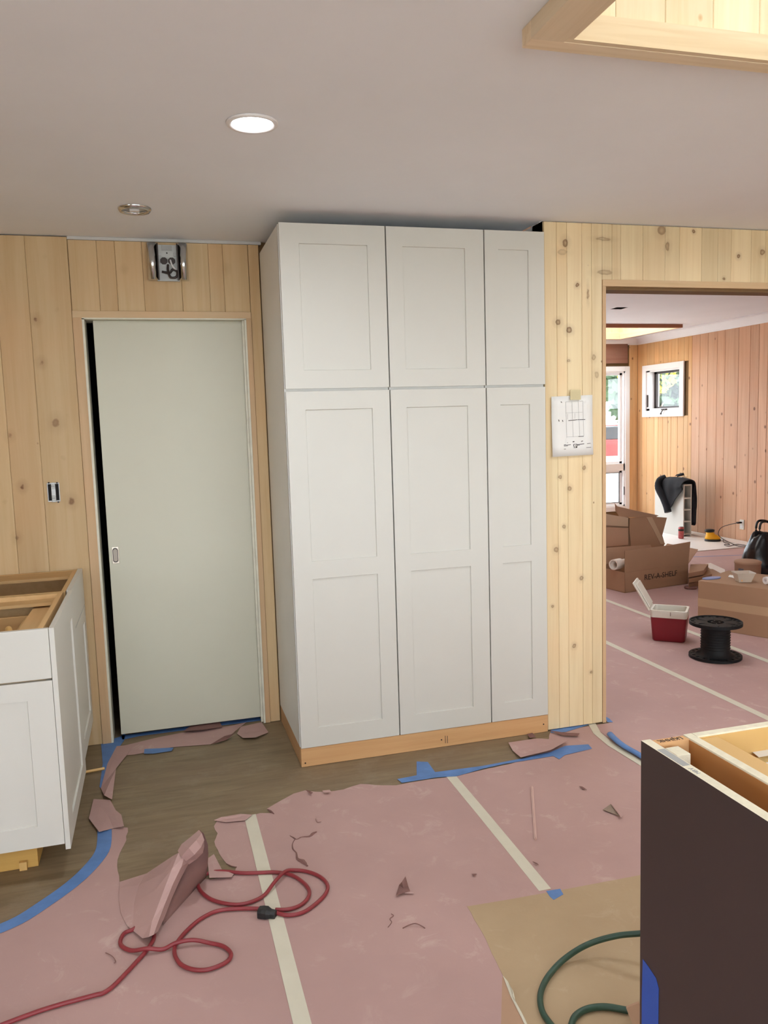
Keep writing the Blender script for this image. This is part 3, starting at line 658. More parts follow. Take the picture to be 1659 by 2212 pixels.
# island with dark end panel, open top
def island():
    t = thing('island_cabinet', 'dark brown island cabinet with pale raw edges and no countertop', 'cabinet', (.9, -2.9, 0))
    H = .89; Y0, Y1 = -4.0, -2.116
    e = MB(); e.box(.3515, .3722, Y0, Y1, .0037, H, 0); e.box(.3715, .373, Y0, Y1, .0037, H-.0005, 2)
    o = e.build('end_panel', ['brown', 'particle', 'orange'], t)
    o.data.polygons  # raw edge shows pale on top and on the far end
    for p in o.data.polygons[:6]:
        c = sum((o.data.vertices[i].co for i in p.vertices), Vector())/4
        if abs(c.z-H) < 1e-4 or abs(c.y-Y1) < 1e-4: p.material_index = 1
    MB().box(.3735, .447, Y1-.022, Y1-.002, H-.11, H-.002).build('stretcher', 'lumber', t)
    MB().box(.382, .412, Y1-.075, Y1-.035, H-.07, H-.006).build('spacer_block', ['particle'], t, bevel=.001)
    e = MB(); e.box(.449, .468, Y0, Y1-.0005, .1, H-.0005, 0); e.box(.4475, .449, Y0, Y1-.001, .1, H-.004, 1); e.box(.468, .4695, Y0, Y1-.019, .1, H-.004, 2)
    e.build('side_panel', ['particle', 'orange', 'melamine'], t)
    e = MB(); e.box(.4695, 1.35, Y1-.018, Y1-.0005, .1, H-.0005, 0); e.box(.4695, 1.35, Y1-.0195, Y1-.018, .1, H-.004, 1)
    e.build('back_panel', ['particle', 'melamine'], t)
    MB().box(.4697, .515, Y0, Y1-.02, H-.022, H-.006).build('top_stretcher', 'melamine', t)
    MB().box(.516, 1.33, Y1-.070, Y1-.050, H-.075, H-.050).build('rail', 'osb', t)
    MB().box(.4697, 1.33, Y0, Y1-.02, .1, .118).build('bottom', 'melamine', t)
    MB().box(1.33, 1.35, Y0, Y1-.02, .118, H-.001).build('side_panel', 'melamine', t)
    MB().box(.90, .918, Y0, Y1-.08, .118, H-.001).build('divider', 'melamine', t)
    MB().box(.40, 1.3, Y0+.05, Y1-.08, .0037, .099).build('plinth', 'brown', t)
    # smears of label and tape on the raw edge
    MB().box(.354, .370, Y1-.13, Y1-.05, H, H+.0004).build('printed_label', 'pencil', t)
    a, b = at(1387, 2085, 0, .3515), at(1420, 2212, 0, .3515)
    pts = [(1389, 2072), (1402, 2090), (1417, 2113), (1423, 2135), (1422, 2212), (1421, 2330), (1386, 2330), (1387, 2150)]
    tg = MB().prism([at(u, v, 0, .351) for u, v in pts], (-.0008, 0, 0)).build('blue_tape', 'blue2', t)
    tag(tg, 'deep blue tape on the dark panel')
    return t
isl = island()
def text_mesh(s, size, name, mat, mtx, parent=None, ext=.0003):
    cu = bpy.data.curves.new(name, 'FONT'); cu.body = s; cu.size = size; cu.extrude = ext; cu.align_x = 'CENTER'; cu.align_y = 'CENTER'; cu.resolution_u = 2
    tmp = bpy.data.objects.new('tmp', cu); COL.objects.link(tmp); dg = bpy.context.evaluated_depsgraph_get(); dg.update()
    me = bpy.data.meshes.new_from_object(tmp.evaluated_get(dg)); bpy.data.objects.remove(tmp); me.name = name
    me.transform(mtx); me.materials.clear(); me.materials.append(M[mat])
    o = bpy.data.objects.new(name, me); COL.objects.link(o)
    if parent is not None: o.parent = parent; o.matrix_parent_inverse = Matrix.Translation(-parent.location)
    return o
text_mesh('LKJHHK', .016, 'handwriting', 'ink', Matrix.Translation((.410, -2.128, .8884)) @ Matrix.Rotation(math.pi, 4, 'Z'), isl)
text_mesh('MRV', .013, 'handwriting', 'pencil', Matrix.Translation((.362, -2.27, .8904)) @ Matrix.Rotation(math.pi/2, 4, 'Z'), isl)
a = fl(1650, 1668, .80); tag(MB().prism([(a.x-.03, a.y-.06, .8360), (a.x+.05, a.y-.06, .8360), (a.x+.06, a.y+.02, .8366), (a.x-.01, a.y+.03, .8366)], (0, 0, .0008)).build('paper_scrap', 'paper'), 'white paper scrap inside the dark island cabinet', 'paper')

# ================================================================== FLOOR PAPER
def sheetpoly(pts, z, mat, name, label, cat, th=.0006, group=None, kind=None, parent=None):
    P = [Vector((p[0], p[1], z)) for p in pts]
    mb = MB(); mb.prism(P, (0, 0, th)); o = mb.build(name, mat)
    bm = bmesh.new(); bm.from_mesh(o.data); bmesh.ops.triangulate(bm, faces=[f for f in bm.faces if len(f.verts) > 4]); bm.to_mesh(o.data); bm.free()
    return tag(o, label, cat, group, kind)
def jag(pts, amp=.006, step=.03):
    out = []
    for a, b in zip(pts, pts[1:]):
        a, b = Vector(a[:2]), Vector(b[:2]); n = max(1, int((b-a).length/step))
        for i in range(n):
            t_ = i/n; p = a.lerp(b, t_); d = (b-a).normalized(); q = Vector((-d.y, d.x))
            out.append(p+q*(random.uniform(-amp, amp) if 0 < i else 0))
    return out+[Vector(pts[-1][:2])]
G = 'pink rosin paper sheets covering the floor'
f2 = lambda l, z=.001: [fl(x, y, z) for x, y in l]
# sheet left of the first tape
edgeA = f2([(545,1762),(500,1765),(470,1772),(462,1785),(470,1800),(463,1818),(474,1845),(489,1865),(510,1874),(505,1892),(455,1900),(340,1890),(258,1905),(253,1870),(258,1845),(273,1815),(276,1788),(240,1783),(222,1800),(212,1845),(160,1900),(90,1955),(0,2000)])
sheetpoly(jag(edgeA, .003)+[Vector((-1.9, -1.25)), Vector((-1.9, -4.4)), Vector((-.262, -4.4))], .0010, 'rosin', 'rosin_paper', 'pink floor paper left of the nearest cream tape, torn around the bare floor', 'floor paper', group=G)
edgeB = f2([(545,1762),(562,1757),(587,1757),(576,1748),(605,1731),(634,1715),(659,1708),(681,1711),(706,1711),(742,1706),(779,1694),(828,1697),(856,1697),(891,1690),(975,1678)])
sheetpoly(jag(edgeB, .004)+[Vector((.607, -4.4)), Vector((-.285, -4.4))], .0018, 'rosin', 'rosin_paper', 'pink floor paper between the two nearest cream tapes, torn at the cabinet side', 'floor paper', group=G)
edgeC = f2([(975,1678),(1040,1664),(1110,1648),(1150,1630),(1185,1600),(1188,1584)])
sheetpoly(jag(edgeC, .003)+[Vector((1.245, -.004)), Vector((1.48, -.004)), Vector((1.48, -4.4)), Vector((.59, -4.4))], .0010, 'rosin', 'rosin_paper', 'pink floor paper in front of the narrow cabinet and pine wall', 'floor paper', group=G)
xs = [1.46, 2.345, 3.02, 3.90, 4.78, 5.66, 6.095]
labs = ['pink floor paper running through the opening beside the pine jamb', 'pink floor paper under the cooler and black spool', 'pink floor paper under the big cardboard boxes', 'pink floor paper under the black bag', 'bright pink floor paper before the white panel sheets', 'pink floor paper strip along the far plank wall']
for i, (a, b) in enumerate(zip(xs, xs[1:])):
    y1 = 6.69; y0 = -4.4 if b < 4.7 else .16
    e = .01
    pts = [(a-e if i else 1.49, y0), (b, y0), (b, y1), (a-e, y1)] if i else [(1.465, -4.4), (b, -4.4), (b, y1), (1.36, y1), (1.36, .15), (1.565, .15), (1.565, -.004), (1.465, -.004)]
    if b > 3.8 and y0 < 0: pts = [(a-e, y0), (b, y0), (b, -.004), (b if b < 3.84 else 3.84, -.004), (b if b < 3.84 else 3.84, .15), (b, .15), (b, y1), (a-e, y1)]
    sheetpoly([Vector(p) for p in pts], .0010+.0009*(i % 2 == 0)+0, 'rosin', 'rosin_paper', labs[i], 'floor paper', group=G)
kr = f2([(1010,1958),(1100,1943),(1200,1925),(1385,1890)], .003)
edge = jag(f2([(1140,2225),(1112,2160),(1087,2108),(1050,2030),(1008,1957)], .003), .002)
sheetpoly([Vector((1.9, -1.24)), Vector((1.9, -4.2)), Vector((.27, -4.2))]+edge+[k.to_2d() for k in kr], .0028, 'kraft', 'kraft_paper', 'brown kraft paper sheet on the pink paper beside the island', 'floor paper')
pv = f2([(1085,2110),(1090,2112),(1112,2162),(1142,2230),(1150,2300),(1080,2300),(1083,2190)], .0023)
tag(sheetpoly([p.to_2d() for p in pv], .0024, 'cardboard_in', 'torn_paper', 'brown strip under the left edge of the kraft paper', 'paper scrap', .0003), None)  # flat brown patch along the kraft paper's edge
def strip(pts, w, z, mat, name, label, cat='tape', group=None, th=.0004):
    pts = [Vector(p[:2]) for p in pts]; L = []; R = []
    for i, p in enumerate(pts):
        d = (pts[min(i+1, len(pts)-1)]-pts[max(i-1, 0)]).normalized(); q = Vector((-d.y, d.x))*w/2
        L.append(p+q); R.append(p-q)
    mb = MB(); n = len(pts)
    for i in range(n-1):
        mb.prism([Vector((*v, z)) for v in (R[i], R[i+1], L[i+1], L[i])], (0, 0, th))
    return tag(mb.build(name, mat), label, cat, group)
GT = 'cream tapes over the seams of the floor paper'
strip([fl(540,1762), (-.273,-1.0), (-.273,-1.6), (-.272,-3.2)], .046, .0027, 'tape', 'masking_tape', 'cream tape running under the red cord towards the camera', group=GT)
strip([(.603,-.31), (.600,-.7), (.592,-1.214)], .043, .0027, 'tape', 'masking_tape', 'cream tape from the blue tape to the kraft paper', group=GT)
strip([fl(1277,1562), fl(1290,1585), fl(1320,1610), fl(1385,1650), (1.462,-1.2), (1.462,-2.5)], .038, .0030, 'tape', 'masking_tape', 'cream tape curling out beside the pine jamb', group=GT)
strip([(2.332,6.5), (2.332,3), (2.332,-.1), (2.332,-2.5)], .045, .0030, 'tape', 'masking_tape', 'cream tape crossing the far floor between jamb and cooler', group=GT)
strip([(3.01,6.5), (3.01,2), (3.01,.4), (3.01,-2)], .045, .0030, 'tape', 'masking_tape', 'cream tape passing behind the cooler and spool', group=GT)
GB = 'blue tapes on the floor'
def patch(l, z, mat, name, label, cat, th=.0005, group=None): return sheetpoly([p.to_2d() for p in f2(l, z)], z, mat, name, label, cat, th, group)
patch([(858,1683),(900,1675),(900,1645),(924,1646),(940,1668),(1040,1655),(1130,1638),(1190,1624),(1222,1611),(1271,1608),(1279,1617),(1220,1631),(1208,1640),(1195,1633),(1090,1650),(1045,1660),(985,1677),(945,1679),(868,1691)], .0033, 'blue', 'painters_tape', 'long blue tape with ragged ends before the tall cabinets', 'tape', group=GB)
patch([(1180,1925),(1210,1920),(1217,1932),(1196,1944),(1188,1937)], .0037, 'blue', 'painters_tape', 'small blue tape patch where cream tape meets kraft paper', 'tape', group=GB)
patch([(1215,1570),(1275,1560),(1270,1566),(1222,1581),(1190,1583),(1190,1577)], .0033, 'blue', 'painters_tape', 'short blue tape at the foot of the pine wall', 'tape', group=GB)
strip(spline([fl(225,1780), fl(226,1810), fl(220,1842), fl(190,1880), fl(150,1916), fl(95,1955), fl(40,1990), fl(-30,2020)], 4), .052, .0030, 'blue', 'painters_tape', 'curving blue tape beside the left base cabinet', group=GB)
patch([(218,1604),(258,1592),(271,1583),(268,1600),(249,1625),(241,1680),(232,1715),(215,1700),(222,1650)], .0021, 'blue', 'painters_tape', 'blue tape at the left foot of the door casing', 'tape', group=GB)
patch([(262,1589),(400,1570),(560,1549),(566,1556),(430,1573),(300,1590),(264,1598)], .0021, 'blue', 'painters_tape', 'blue tape along the sliding door threshold', 'tape', group=GB)
patch([(312,1618),(375,1615),(371,1622),(330,1628),(311,1628)], .0045, 'blue', 'painters_tape', 'short blue tape on torn paper before the door', 'tape', group=GB)
mb = MB(); pts = spline([fl(1317,1584,.02), fl(1330,1597,.022), fl(1350,1612,.02), fl(1385,1632,.018), (1.47,-.6,.018)], 4)
mb.grid([[p+Vector((.016*math.cos(a), 0, .012*math.sin(a)-.004)) for a in [math.pi*k/6 for k in range(7)]] for p in pts]).build('x', 'blue', solid=.0008, smooth=True)
o = bpy.data.objects['x']; o.name = 'painters_tape'; tag(o, 'rolled up blue tape lying on the cream tape beside the jamb', 'tape', GB)
patch([(1308,1548),(1316,1552),(1324,1560),(1312,1560)], .004, 'blue', 'painters_tape', 'tiny blue tape end behind the pine jamb', 'tape', group=GB)
strip([(3.3,4.27), (5.0,3.85), (6.0,3.62)], .02, .0032, 'blue', 'painters_tape', 'thin blue tape line on the bright far floor', group=GB)

# torn pieces: a curled sheet with its own thickness
def scrap(l, label, name='torn_paper', cat='paper scrap', mat='rosin', z=.003, lift=(), th=.0007, group='torn rosin paper scraps'):
    hs = dict(lift); pts = [fl(x, y, hs.get(i, z)) for i, (x, y) in enumerate(l)]
    c = sum(pts, Vector())/len(pts)
    mb = MB(); n = len(pts); inner = [p.lerp(c, .45) for p in pts]
    for i in range(n): inner[i].z = (pts[i].z*.55+z*.45)+.002
    mb.add(pts+inner+[Vector((c.x, c.y, z+.002))], [(i, (i+1) % n, n+(i+1) % n, n+i) for i in range(n)]+[(n+i, n+(i+1) % n, 2*n) for i in range(n)])
    o = mb.build(name, [mat], solid=th, smooth=False); return tag(o, label, cat, group)
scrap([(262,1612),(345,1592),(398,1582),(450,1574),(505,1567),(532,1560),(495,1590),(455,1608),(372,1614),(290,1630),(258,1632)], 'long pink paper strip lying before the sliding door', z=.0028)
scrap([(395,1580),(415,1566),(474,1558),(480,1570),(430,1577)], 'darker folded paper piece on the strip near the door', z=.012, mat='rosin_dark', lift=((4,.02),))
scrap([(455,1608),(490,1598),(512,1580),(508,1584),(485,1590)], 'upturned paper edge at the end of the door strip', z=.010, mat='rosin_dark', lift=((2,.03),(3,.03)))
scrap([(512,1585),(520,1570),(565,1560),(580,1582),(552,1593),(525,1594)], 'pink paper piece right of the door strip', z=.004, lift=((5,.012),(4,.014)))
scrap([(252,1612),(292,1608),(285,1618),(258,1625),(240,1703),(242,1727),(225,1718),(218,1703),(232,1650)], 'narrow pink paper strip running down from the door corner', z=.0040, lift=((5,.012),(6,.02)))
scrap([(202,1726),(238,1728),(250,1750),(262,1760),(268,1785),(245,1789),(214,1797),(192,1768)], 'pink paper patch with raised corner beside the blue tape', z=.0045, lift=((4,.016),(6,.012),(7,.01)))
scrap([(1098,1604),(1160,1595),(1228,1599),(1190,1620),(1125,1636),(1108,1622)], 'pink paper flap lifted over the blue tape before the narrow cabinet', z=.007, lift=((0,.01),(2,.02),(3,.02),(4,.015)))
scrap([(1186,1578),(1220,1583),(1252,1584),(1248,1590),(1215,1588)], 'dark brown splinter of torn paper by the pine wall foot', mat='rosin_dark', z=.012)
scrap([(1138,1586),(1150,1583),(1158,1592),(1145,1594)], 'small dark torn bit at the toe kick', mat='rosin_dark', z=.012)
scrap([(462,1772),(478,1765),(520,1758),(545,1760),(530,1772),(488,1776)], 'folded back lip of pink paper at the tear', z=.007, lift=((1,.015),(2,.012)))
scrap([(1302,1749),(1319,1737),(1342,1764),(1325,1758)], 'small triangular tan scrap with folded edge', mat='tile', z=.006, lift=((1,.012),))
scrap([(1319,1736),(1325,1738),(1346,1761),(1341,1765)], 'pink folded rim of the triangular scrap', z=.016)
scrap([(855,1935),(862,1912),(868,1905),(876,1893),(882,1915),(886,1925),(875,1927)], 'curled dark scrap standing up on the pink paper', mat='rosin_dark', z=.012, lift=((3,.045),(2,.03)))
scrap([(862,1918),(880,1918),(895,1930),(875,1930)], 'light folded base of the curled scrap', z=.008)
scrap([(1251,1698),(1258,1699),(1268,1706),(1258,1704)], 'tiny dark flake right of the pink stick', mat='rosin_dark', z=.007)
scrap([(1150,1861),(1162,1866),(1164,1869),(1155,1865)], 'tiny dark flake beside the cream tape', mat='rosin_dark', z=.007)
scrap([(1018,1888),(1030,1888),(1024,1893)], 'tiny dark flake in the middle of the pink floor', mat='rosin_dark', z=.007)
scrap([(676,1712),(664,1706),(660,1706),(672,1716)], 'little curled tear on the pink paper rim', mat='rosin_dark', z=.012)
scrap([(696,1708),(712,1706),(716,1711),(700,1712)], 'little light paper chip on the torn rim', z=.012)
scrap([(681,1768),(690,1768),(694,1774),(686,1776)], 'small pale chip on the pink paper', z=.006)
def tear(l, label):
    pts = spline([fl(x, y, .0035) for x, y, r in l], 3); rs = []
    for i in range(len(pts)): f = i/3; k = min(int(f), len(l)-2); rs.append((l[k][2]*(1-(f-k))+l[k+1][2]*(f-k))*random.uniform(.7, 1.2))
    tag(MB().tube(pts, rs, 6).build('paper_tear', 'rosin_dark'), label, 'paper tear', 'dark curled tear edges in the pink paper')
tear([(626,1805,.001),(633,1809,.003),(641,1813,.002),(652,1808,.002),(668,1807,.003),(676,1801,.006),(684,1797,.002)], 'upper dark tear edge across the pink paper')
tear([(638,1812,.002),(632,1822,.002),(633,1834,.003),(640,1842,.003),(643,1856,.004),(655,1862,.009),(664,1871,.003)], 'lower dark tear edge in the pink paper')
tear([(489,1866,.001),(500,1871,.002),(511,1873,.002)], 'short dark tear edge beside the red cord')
tear([(578,1748,.002),(585,1753,.006),(592,1758,.002)], 'dark tear edge notch at the rim of the pink paper')
scrap([(448,1855),(462,1845),(480,1880),(505,1888),(500,1895),(452,1896)], 'pink triangular lip of paper behind the red cord', z=.010, lift=((0,.02),(1,.02),(5,.014)))
def flap():
    t = thing('torn_paper_flap', 'large torn pink paper flap standing up and curled beside the red cord', 'paper flap', fl(300, 1960))
    R = lambda row: [fl(x, y, z) for x, y, z in row]
    left = [R(r) for r in ([(275,2000,.004),(287,2010,.008),(308,2027,.014),(322,2024,.030),(332,2019,.035),(341,2012,.020)],
        [(262,1975,.004),(288,1985,.016),(312,2000,.035),(328,1992,.052),(342,1990,.055),(355,1982,.030)],
        [(257,1945,.004),(290,1950,.026),(322,1962,.058),(342,1955,.078),(358,1948,.080),(371,1940,.055)],
        [(258,1918,.004),(300,1912,.035),(336,1922,.080),(358,1912,.105),(375,1906,.105),(390,1898,.080)],
        [(259,1905,.003),(315,1888,.035),(350,1888,.100),(372,1876,.135),(392,1872,.135),(407,1866,.110)],
        [(300,1895,.010),(345,1878,.050),(372,1850,.135),(386,1842,.165),(398,1850,.160),(408,1862,.130)])]
    MB().grid(left).build('folded_face', 'rosin', t, solid=.0009)
    cap = [R(r) for r in ([(384,1838,.165),(392,1850,.165),(402,1860,.145),(408,1867,.120)],
        [(392,1824,.185),(408,1832,.200),(420,1846,.175),(424,1856,.130)],
        [(412,1808,.200),(424,1815,.215),(434,1830,.190),(438,1842,.150)],
        [(430,1793,.205),(436,1800,.215),(441,1814,.200),(441,1828,.160)])]
    MB().grid(cap).build('rolled_top', 'rosin', t, solid=.0009)
    back = [R(r) for r in ([(430,1792,.203),(408,1850,.125),(404,1872,.095),(388,1900,.065),(370,1940,.040),(354,1983,.018)],
        [(440,1800,.195),(434,1850,.110),(425,1880,.080),(400,1915,.045),(378,1952,.025),(352,1990,.010)],
        [(449,1825,.165),(446,1862,.095),(438,1890,.040),(415,1920,.015),(385,1955,.006),(352,1996,.004)],
        [(450,1845,.130),(448,1875,.055),(445,1896,.006),(420,1922,.003),(388,1958,.003),(352,1999,.003)])]
    MB().grid(back).build('shaded_underside', 'rosin_dark', t, solid=.0009, smooth=True)  # shadow of the back side put into a darker paper colour
flap()

scrap([(1086,2107),(1097,2120),(1108,2140),(1108,2152),(1114,2165),(1136,2205),(1146,2230),(1132,2210),(1116,2178),(1103,2152)], 'pale ragged strip peeling along the kraft paper edge', mat='tape', z=.004, lift=((2,.014),(3,.012)))
# sticks and wire bits
def stick(a, b, r, mat, label, name='wood_stick', z=.006, sq=True):
    p, q = fl(*a, z), fl(*b, z); return tag(MB().tube([p, p.lerp(q, .5)+Vector((0, 0, .0)), q], r, 4 if sq else 8).build(name, mat), label, 'stick')
stick((1149,1700), (1157,1812), .0055, 'pinkstick', 'thin pinkish stick lying on the paper before the island')
stick((178,1669), (226,1660), .007, 'melamine', 'short pale wood stick beside the left base cabinet', z=.01)
tag(MB().tube(spline([fl(870,2005,.004), fl(884,1998,.006), fl(898,1995,.012), fl(912,2001,.006), fl(918,2005,.004)]), .0015, 6).build('wire_bit', 'rosin_dark'), 'thin dark wire bit curved on the pink floor', 'wire')
tag(MB().tube(spline([fl(845,1974,.004), fl(850,1978,.004), fl(842,1985,.005), fl(846,1992,.004), fl(838,2003,.004)]), .0012, 6).build('string_bit', 'rosin_dark'), 'crinkled thread fragment left of the wire bit', 'string')
tag(MB().tube(spline([fl(228,2058,.004), fl(243,2066,.006), fl(250,2077,.005), fl(246,2080,.004)]), .0012, 6).build('string_bit', 'rosin_dark'), 'small dark thread near the red cord tail', 'string')

# red extension cord
def red_cord():
    C = lambda l, z: [fl(200+x/2.765, 1480+y/2.765, z) for x, y in l]
    t = thing('extension_cord', 'red extension cord looped loosely on the pink paper', 'cord', fl(450, 1950))
    z = .0095
    A = C([(-700,2090),(-300,1940),(0,1855),(60,1840),(120,1800),(200,1720),(260,1655),(310,1600),(350,1545),(368,1500),(355,1440),(300,1425),(240,1460),(190,1482),(165,1530),(182,1565),(240,1585),(330,1592),(420,1577),(500,1558),(600,1541),(700,1540),(780,1560),(825,1600),(815,1640),(760,1675),(680,1700),(600,1698),(530,1670),(495,1620),(490,1570),(510,1530),(560,1470),(640,1400),(740,1350),(860,1335),(1005,1335)], z)
    B = C([(1090,1358),(1170,1374),(1260,1355),(1340,1300),(1395,1240),(1402,1190),(1360,1145),(1290,1115),(1210,1105),(1150,1130),(1090,1190),(1030,1250),(960,1290),(880,1310),(800,1305),(710,1280),(650,1235),(630,1190),(650,1150),(700,1120),(780,1112),(900,1122),(1000,1120),(1100,1118),(1190,1135),(1260,1180),(1295,1230),(1280,1280),(1230,1320),(1160,1340),(1092,1341)], z)
    def cross(P, idx, h):   # lift where one pass lies over another
        for i in idx:
            P[i] = P[i]+Vector((0, 0, h))
    cross(A, (17, 19, 20), .010); cross(A, (30,), .0); cross(B, (9, 10), .010)
    MB().tube(spline(A, 6), .0062, 10).build('cable', 'cord', t, smooth=True)
    MB().tube(spline(B, 6), .0062, 10).build('cable', 'cord', t, smooth=True)
    a, b = C([(992,1350), (1095,1360)], .018); d = (b-a).normalized(); q = Vector((-d.y, d.x, 0))
    prof = [(0, .017, .013), (.25, .019, .014), (.5, .019, .014), (.72, .013, .011), (1, .012, .010)]
    rows = []
    for u, w, h_ in prof:
        c = a.lerp(b, u); c.z = .004+h_
        rows.append([c+q*w+Vector((0,0,-h_)), c+q*w+Vector((0,0,h_*.4)), c+q*w*.6+Vector((0,0,h_)), c-q*w*.6+Vector((0,0,h_)), c-q*w+Vector((0,0,h_*.4)), c-q*w+Vector((0,0,-h_)), c+q*w+Vector((0,0,-h_))])
    mb = MB().grid(rows); mb.add(rows[0][:6], [(0,1,2,3,4,5)]); mb.add(rows[-1][:6], [(0,1,2,3,4,5)])
    finish(mb, 'connector', 'black', t, bevel=.002)
red_cord()
# green hose
def hose():
    P = [(1700,1995,.16),(1560,2000,.15),(1460,2008,.125),(1387,2016,.10),(1330,2022,.075),(1270,2040,.045),(1220,2071,.022),(1185,2108,.014),(1168,2145,.012),(1170,2180,.012),(1186,2208,.012),(1215,2240,.012),(1260,2280,.012)]
    tag(MB().tube(spline([fl(x, y, z) for x, y, z in P], 8), .0082, 12).build('green_hose', 'hose', smooth=True), 'dark green air hose arching up from the kraft paper towards the island', 'hose', 'green hose lengths')
    P = [(1225,2260,.013),(1232,2225,.013),(1242,2196,.013),(1270,2179,.013),(1310,2175,.013),(1357,2183,.013)]
    tag(MB().tube(spline([fl(x, y, z) for x, y, z in P], 8), .0085, 12).build('green_hose', 'hose', smooth=True), 'short bend of green hose at the bottom edge ending at a torn wrapper', 'hose', 'green hose lengths')
hose()
# torn cardboard wrapper by the island foot
t = thing('cardboard_scrap', 'small torn cardboard piece leaning on the island foot under the hose end', 'cardboard', fl(1375, 2200))
a = fl(1360, 2215); 
MB().prism([a+Vector((-.01,-.06,.001)), a+Vector((.025,-.06,.001)), a+Vector((.025,-.0,.055)), a+Vector((-.01,.0,.05))], (.003, .004, .002)).build('front_face', 'cardboard_in', t)
MB().prism([fl(1357,2176,.02), fl(1362,2190,.02), fl(1374,2203,.02), fl(1370,2190,.03)], (.002,.002,.004)).build('white_liner', 'paper', t)
MB().prism([fl(1360,2180,.02), fl(1383,2185,.02), fl(1383,2196,.02), fl(1372,2200,.015)], (.002,.002,.004)).build('torn_flap', 'tile', t)

# ================================================================== FAR ROOM THINGS
def obox(mb, o, a, b, la, lb, z0, z1, mi=0):
    o = Vector((*o[:2], 0)); a = Vector((*a, 0)).normalized(); b = Vector((*b, 0)).normalized()
    return mb.prism([o+Vector((0,0,z0)), o+a*la+Vector((0,0,z0)), o+a*la+b*lb+Vector((0,0,z0)), o+b*lb+Vector((0,0,z0))], (0, 0, z1-z0), mi)
# big closed carton
oA = Vector((3.143, 1.405)); dirA = Vector((.36, -.68)).normalized(); dirB = Vector((-dirA.y, dirA.x)); HB = .342
t = thing('cardboard_box', 'large closed carton with a tape band, topped with small things, right edge', 'box', (oA.x, oA.y, .003))
obox(MB(), oA, dirA, dirB, 1.25, .50, .003, HB).build('carton', 'cardboard', t, bevel=.003)
obox(MB(), oA-dirB*.0006, dirA, dirB, 1.25, .0006, .155, .215).build('tape_band', 'boxtape', t)
# things on it
def onbox(px, py): return fl(px, py, HB)
a = onbox(1518, 1252); b = onbox(1556, 1248); d = (b-a)
mb = MB(); n = 20; c = (a+b)/2; q = Vector((-d.y, d.x, 0)).normalized()*.035
mb.prism([c+d*.5*math.cos(2*math.pi*i/n)+q*math.sin(2*math.pi*i/n)+Vector((0,0,.0006)) for i in range(n)], (0,0,.008))
tag(mb.build('oval_plastic_piece', 'blueplastic', bevel=.002), 'flat pale blue oval plastic piece on the near carton', 'plastic piece')
a = onbox(1584, 1249)
tag(MB().prism([onbox(1573,1247)+Vector((0,0,.0006)), onbox(1592,1251)+Vector((0,0,.0006)), onbox(1594,1245)+Vector((0,0,.0006)), onbox(1576,1243)+Vector((0,0,.0006))], (0,0,.004)).build('paper_card', 'paper'), 'small white card on the carton left of the clear tub', 'card')
p = onbox(1613, 1260); t = thing('clear_tub', 'cloudy clear plastic tub standing on the near carton', 'container', (p.x, p.y, HB))
ux = Vector((RT.x, RT.y, 0)).normalized(); uy = Vector((-ux.y, ux.x, 0))
def tub(w0, w1, d0, d1, z0, z1, c): return [[c+ux*sx*w+uy*sy*d+Vector((0,0,z)) for sx, sy in ((-1,-1),(1,-1),(1,1),(-1,1),(-1,-1))] for w, d, z in ((w0, d0, z0), (w1, d1, z1))]
cc = Vector((p.x, p.y, HB))+uy*.055
mb = MB(); mb.grid(tub(.042, .062, .032, .05, .002, .066, cc)); mb.add(tub(.042, .042, .032, .032, .002, .002, cc)[0][:4], [(0,1,2,3)])
mb.build('tub_body', 'clear', t, solid=.0015)
mb = MB(); mb.grid(tub(.064, .066, .052, .054, .062, .070, cc)); mb.build('rim', 'clear', t, solid=.002)
mb = MB(); c = cc-uy*.034; mb.prism([c+ux*x_+Vector((0,0,z)) for x_, z in ((-.03,.012),(-.022,.008),(-.016,.045),(-.03,.058),(-.036,.04))], -uy*.004).build('contents', 'lumber', t)
p = fl(1655, 1262, HB); c = Vector((p.x, p.y, HB+.018))
tag(MB().lathe([(.013, -.01), (.026, -.01), (.026, .01), (.013, .01), (.013, -.01)], c, 20, axis='x', cap=False).build('tape_roll', 'trimwhite', smooth=False).__class__ and bpy.data.objects['tape_roll'], 'small white tape roll at the right end of the near carton', 'tape roll')
bpy.data.objects['tape_roll'].location.z += .009
p = fl(1597, 1238, .003); 
t = thing('round_tub', 'beige bucket-like drum behind the near carton, beside the black bag', 'container', (4.35, 2.42, .003))
c = Vector((4.42, 2.42, .003))
MB().lathe([(.001,0),(.10,0),(.105,.02),(.108,.20),(.112,.205),(.112,.222),(.10,.228),(.001,.23)], c, 28).build('tub_body', 'cardboard_in', t, smooth=True)
ang = math.atan2(CAM.y-c.y, CAM.x-c.x)
mb = MB(); mb.grid([[c+Vector((.1095*math.cos(ang-.75+.09*i), .1095*math.sin(ang-.75+.09*i), z)) for i in range(6)] for z in (.03, .17)]).build('bar_label', 'label', t, solid=.0006)

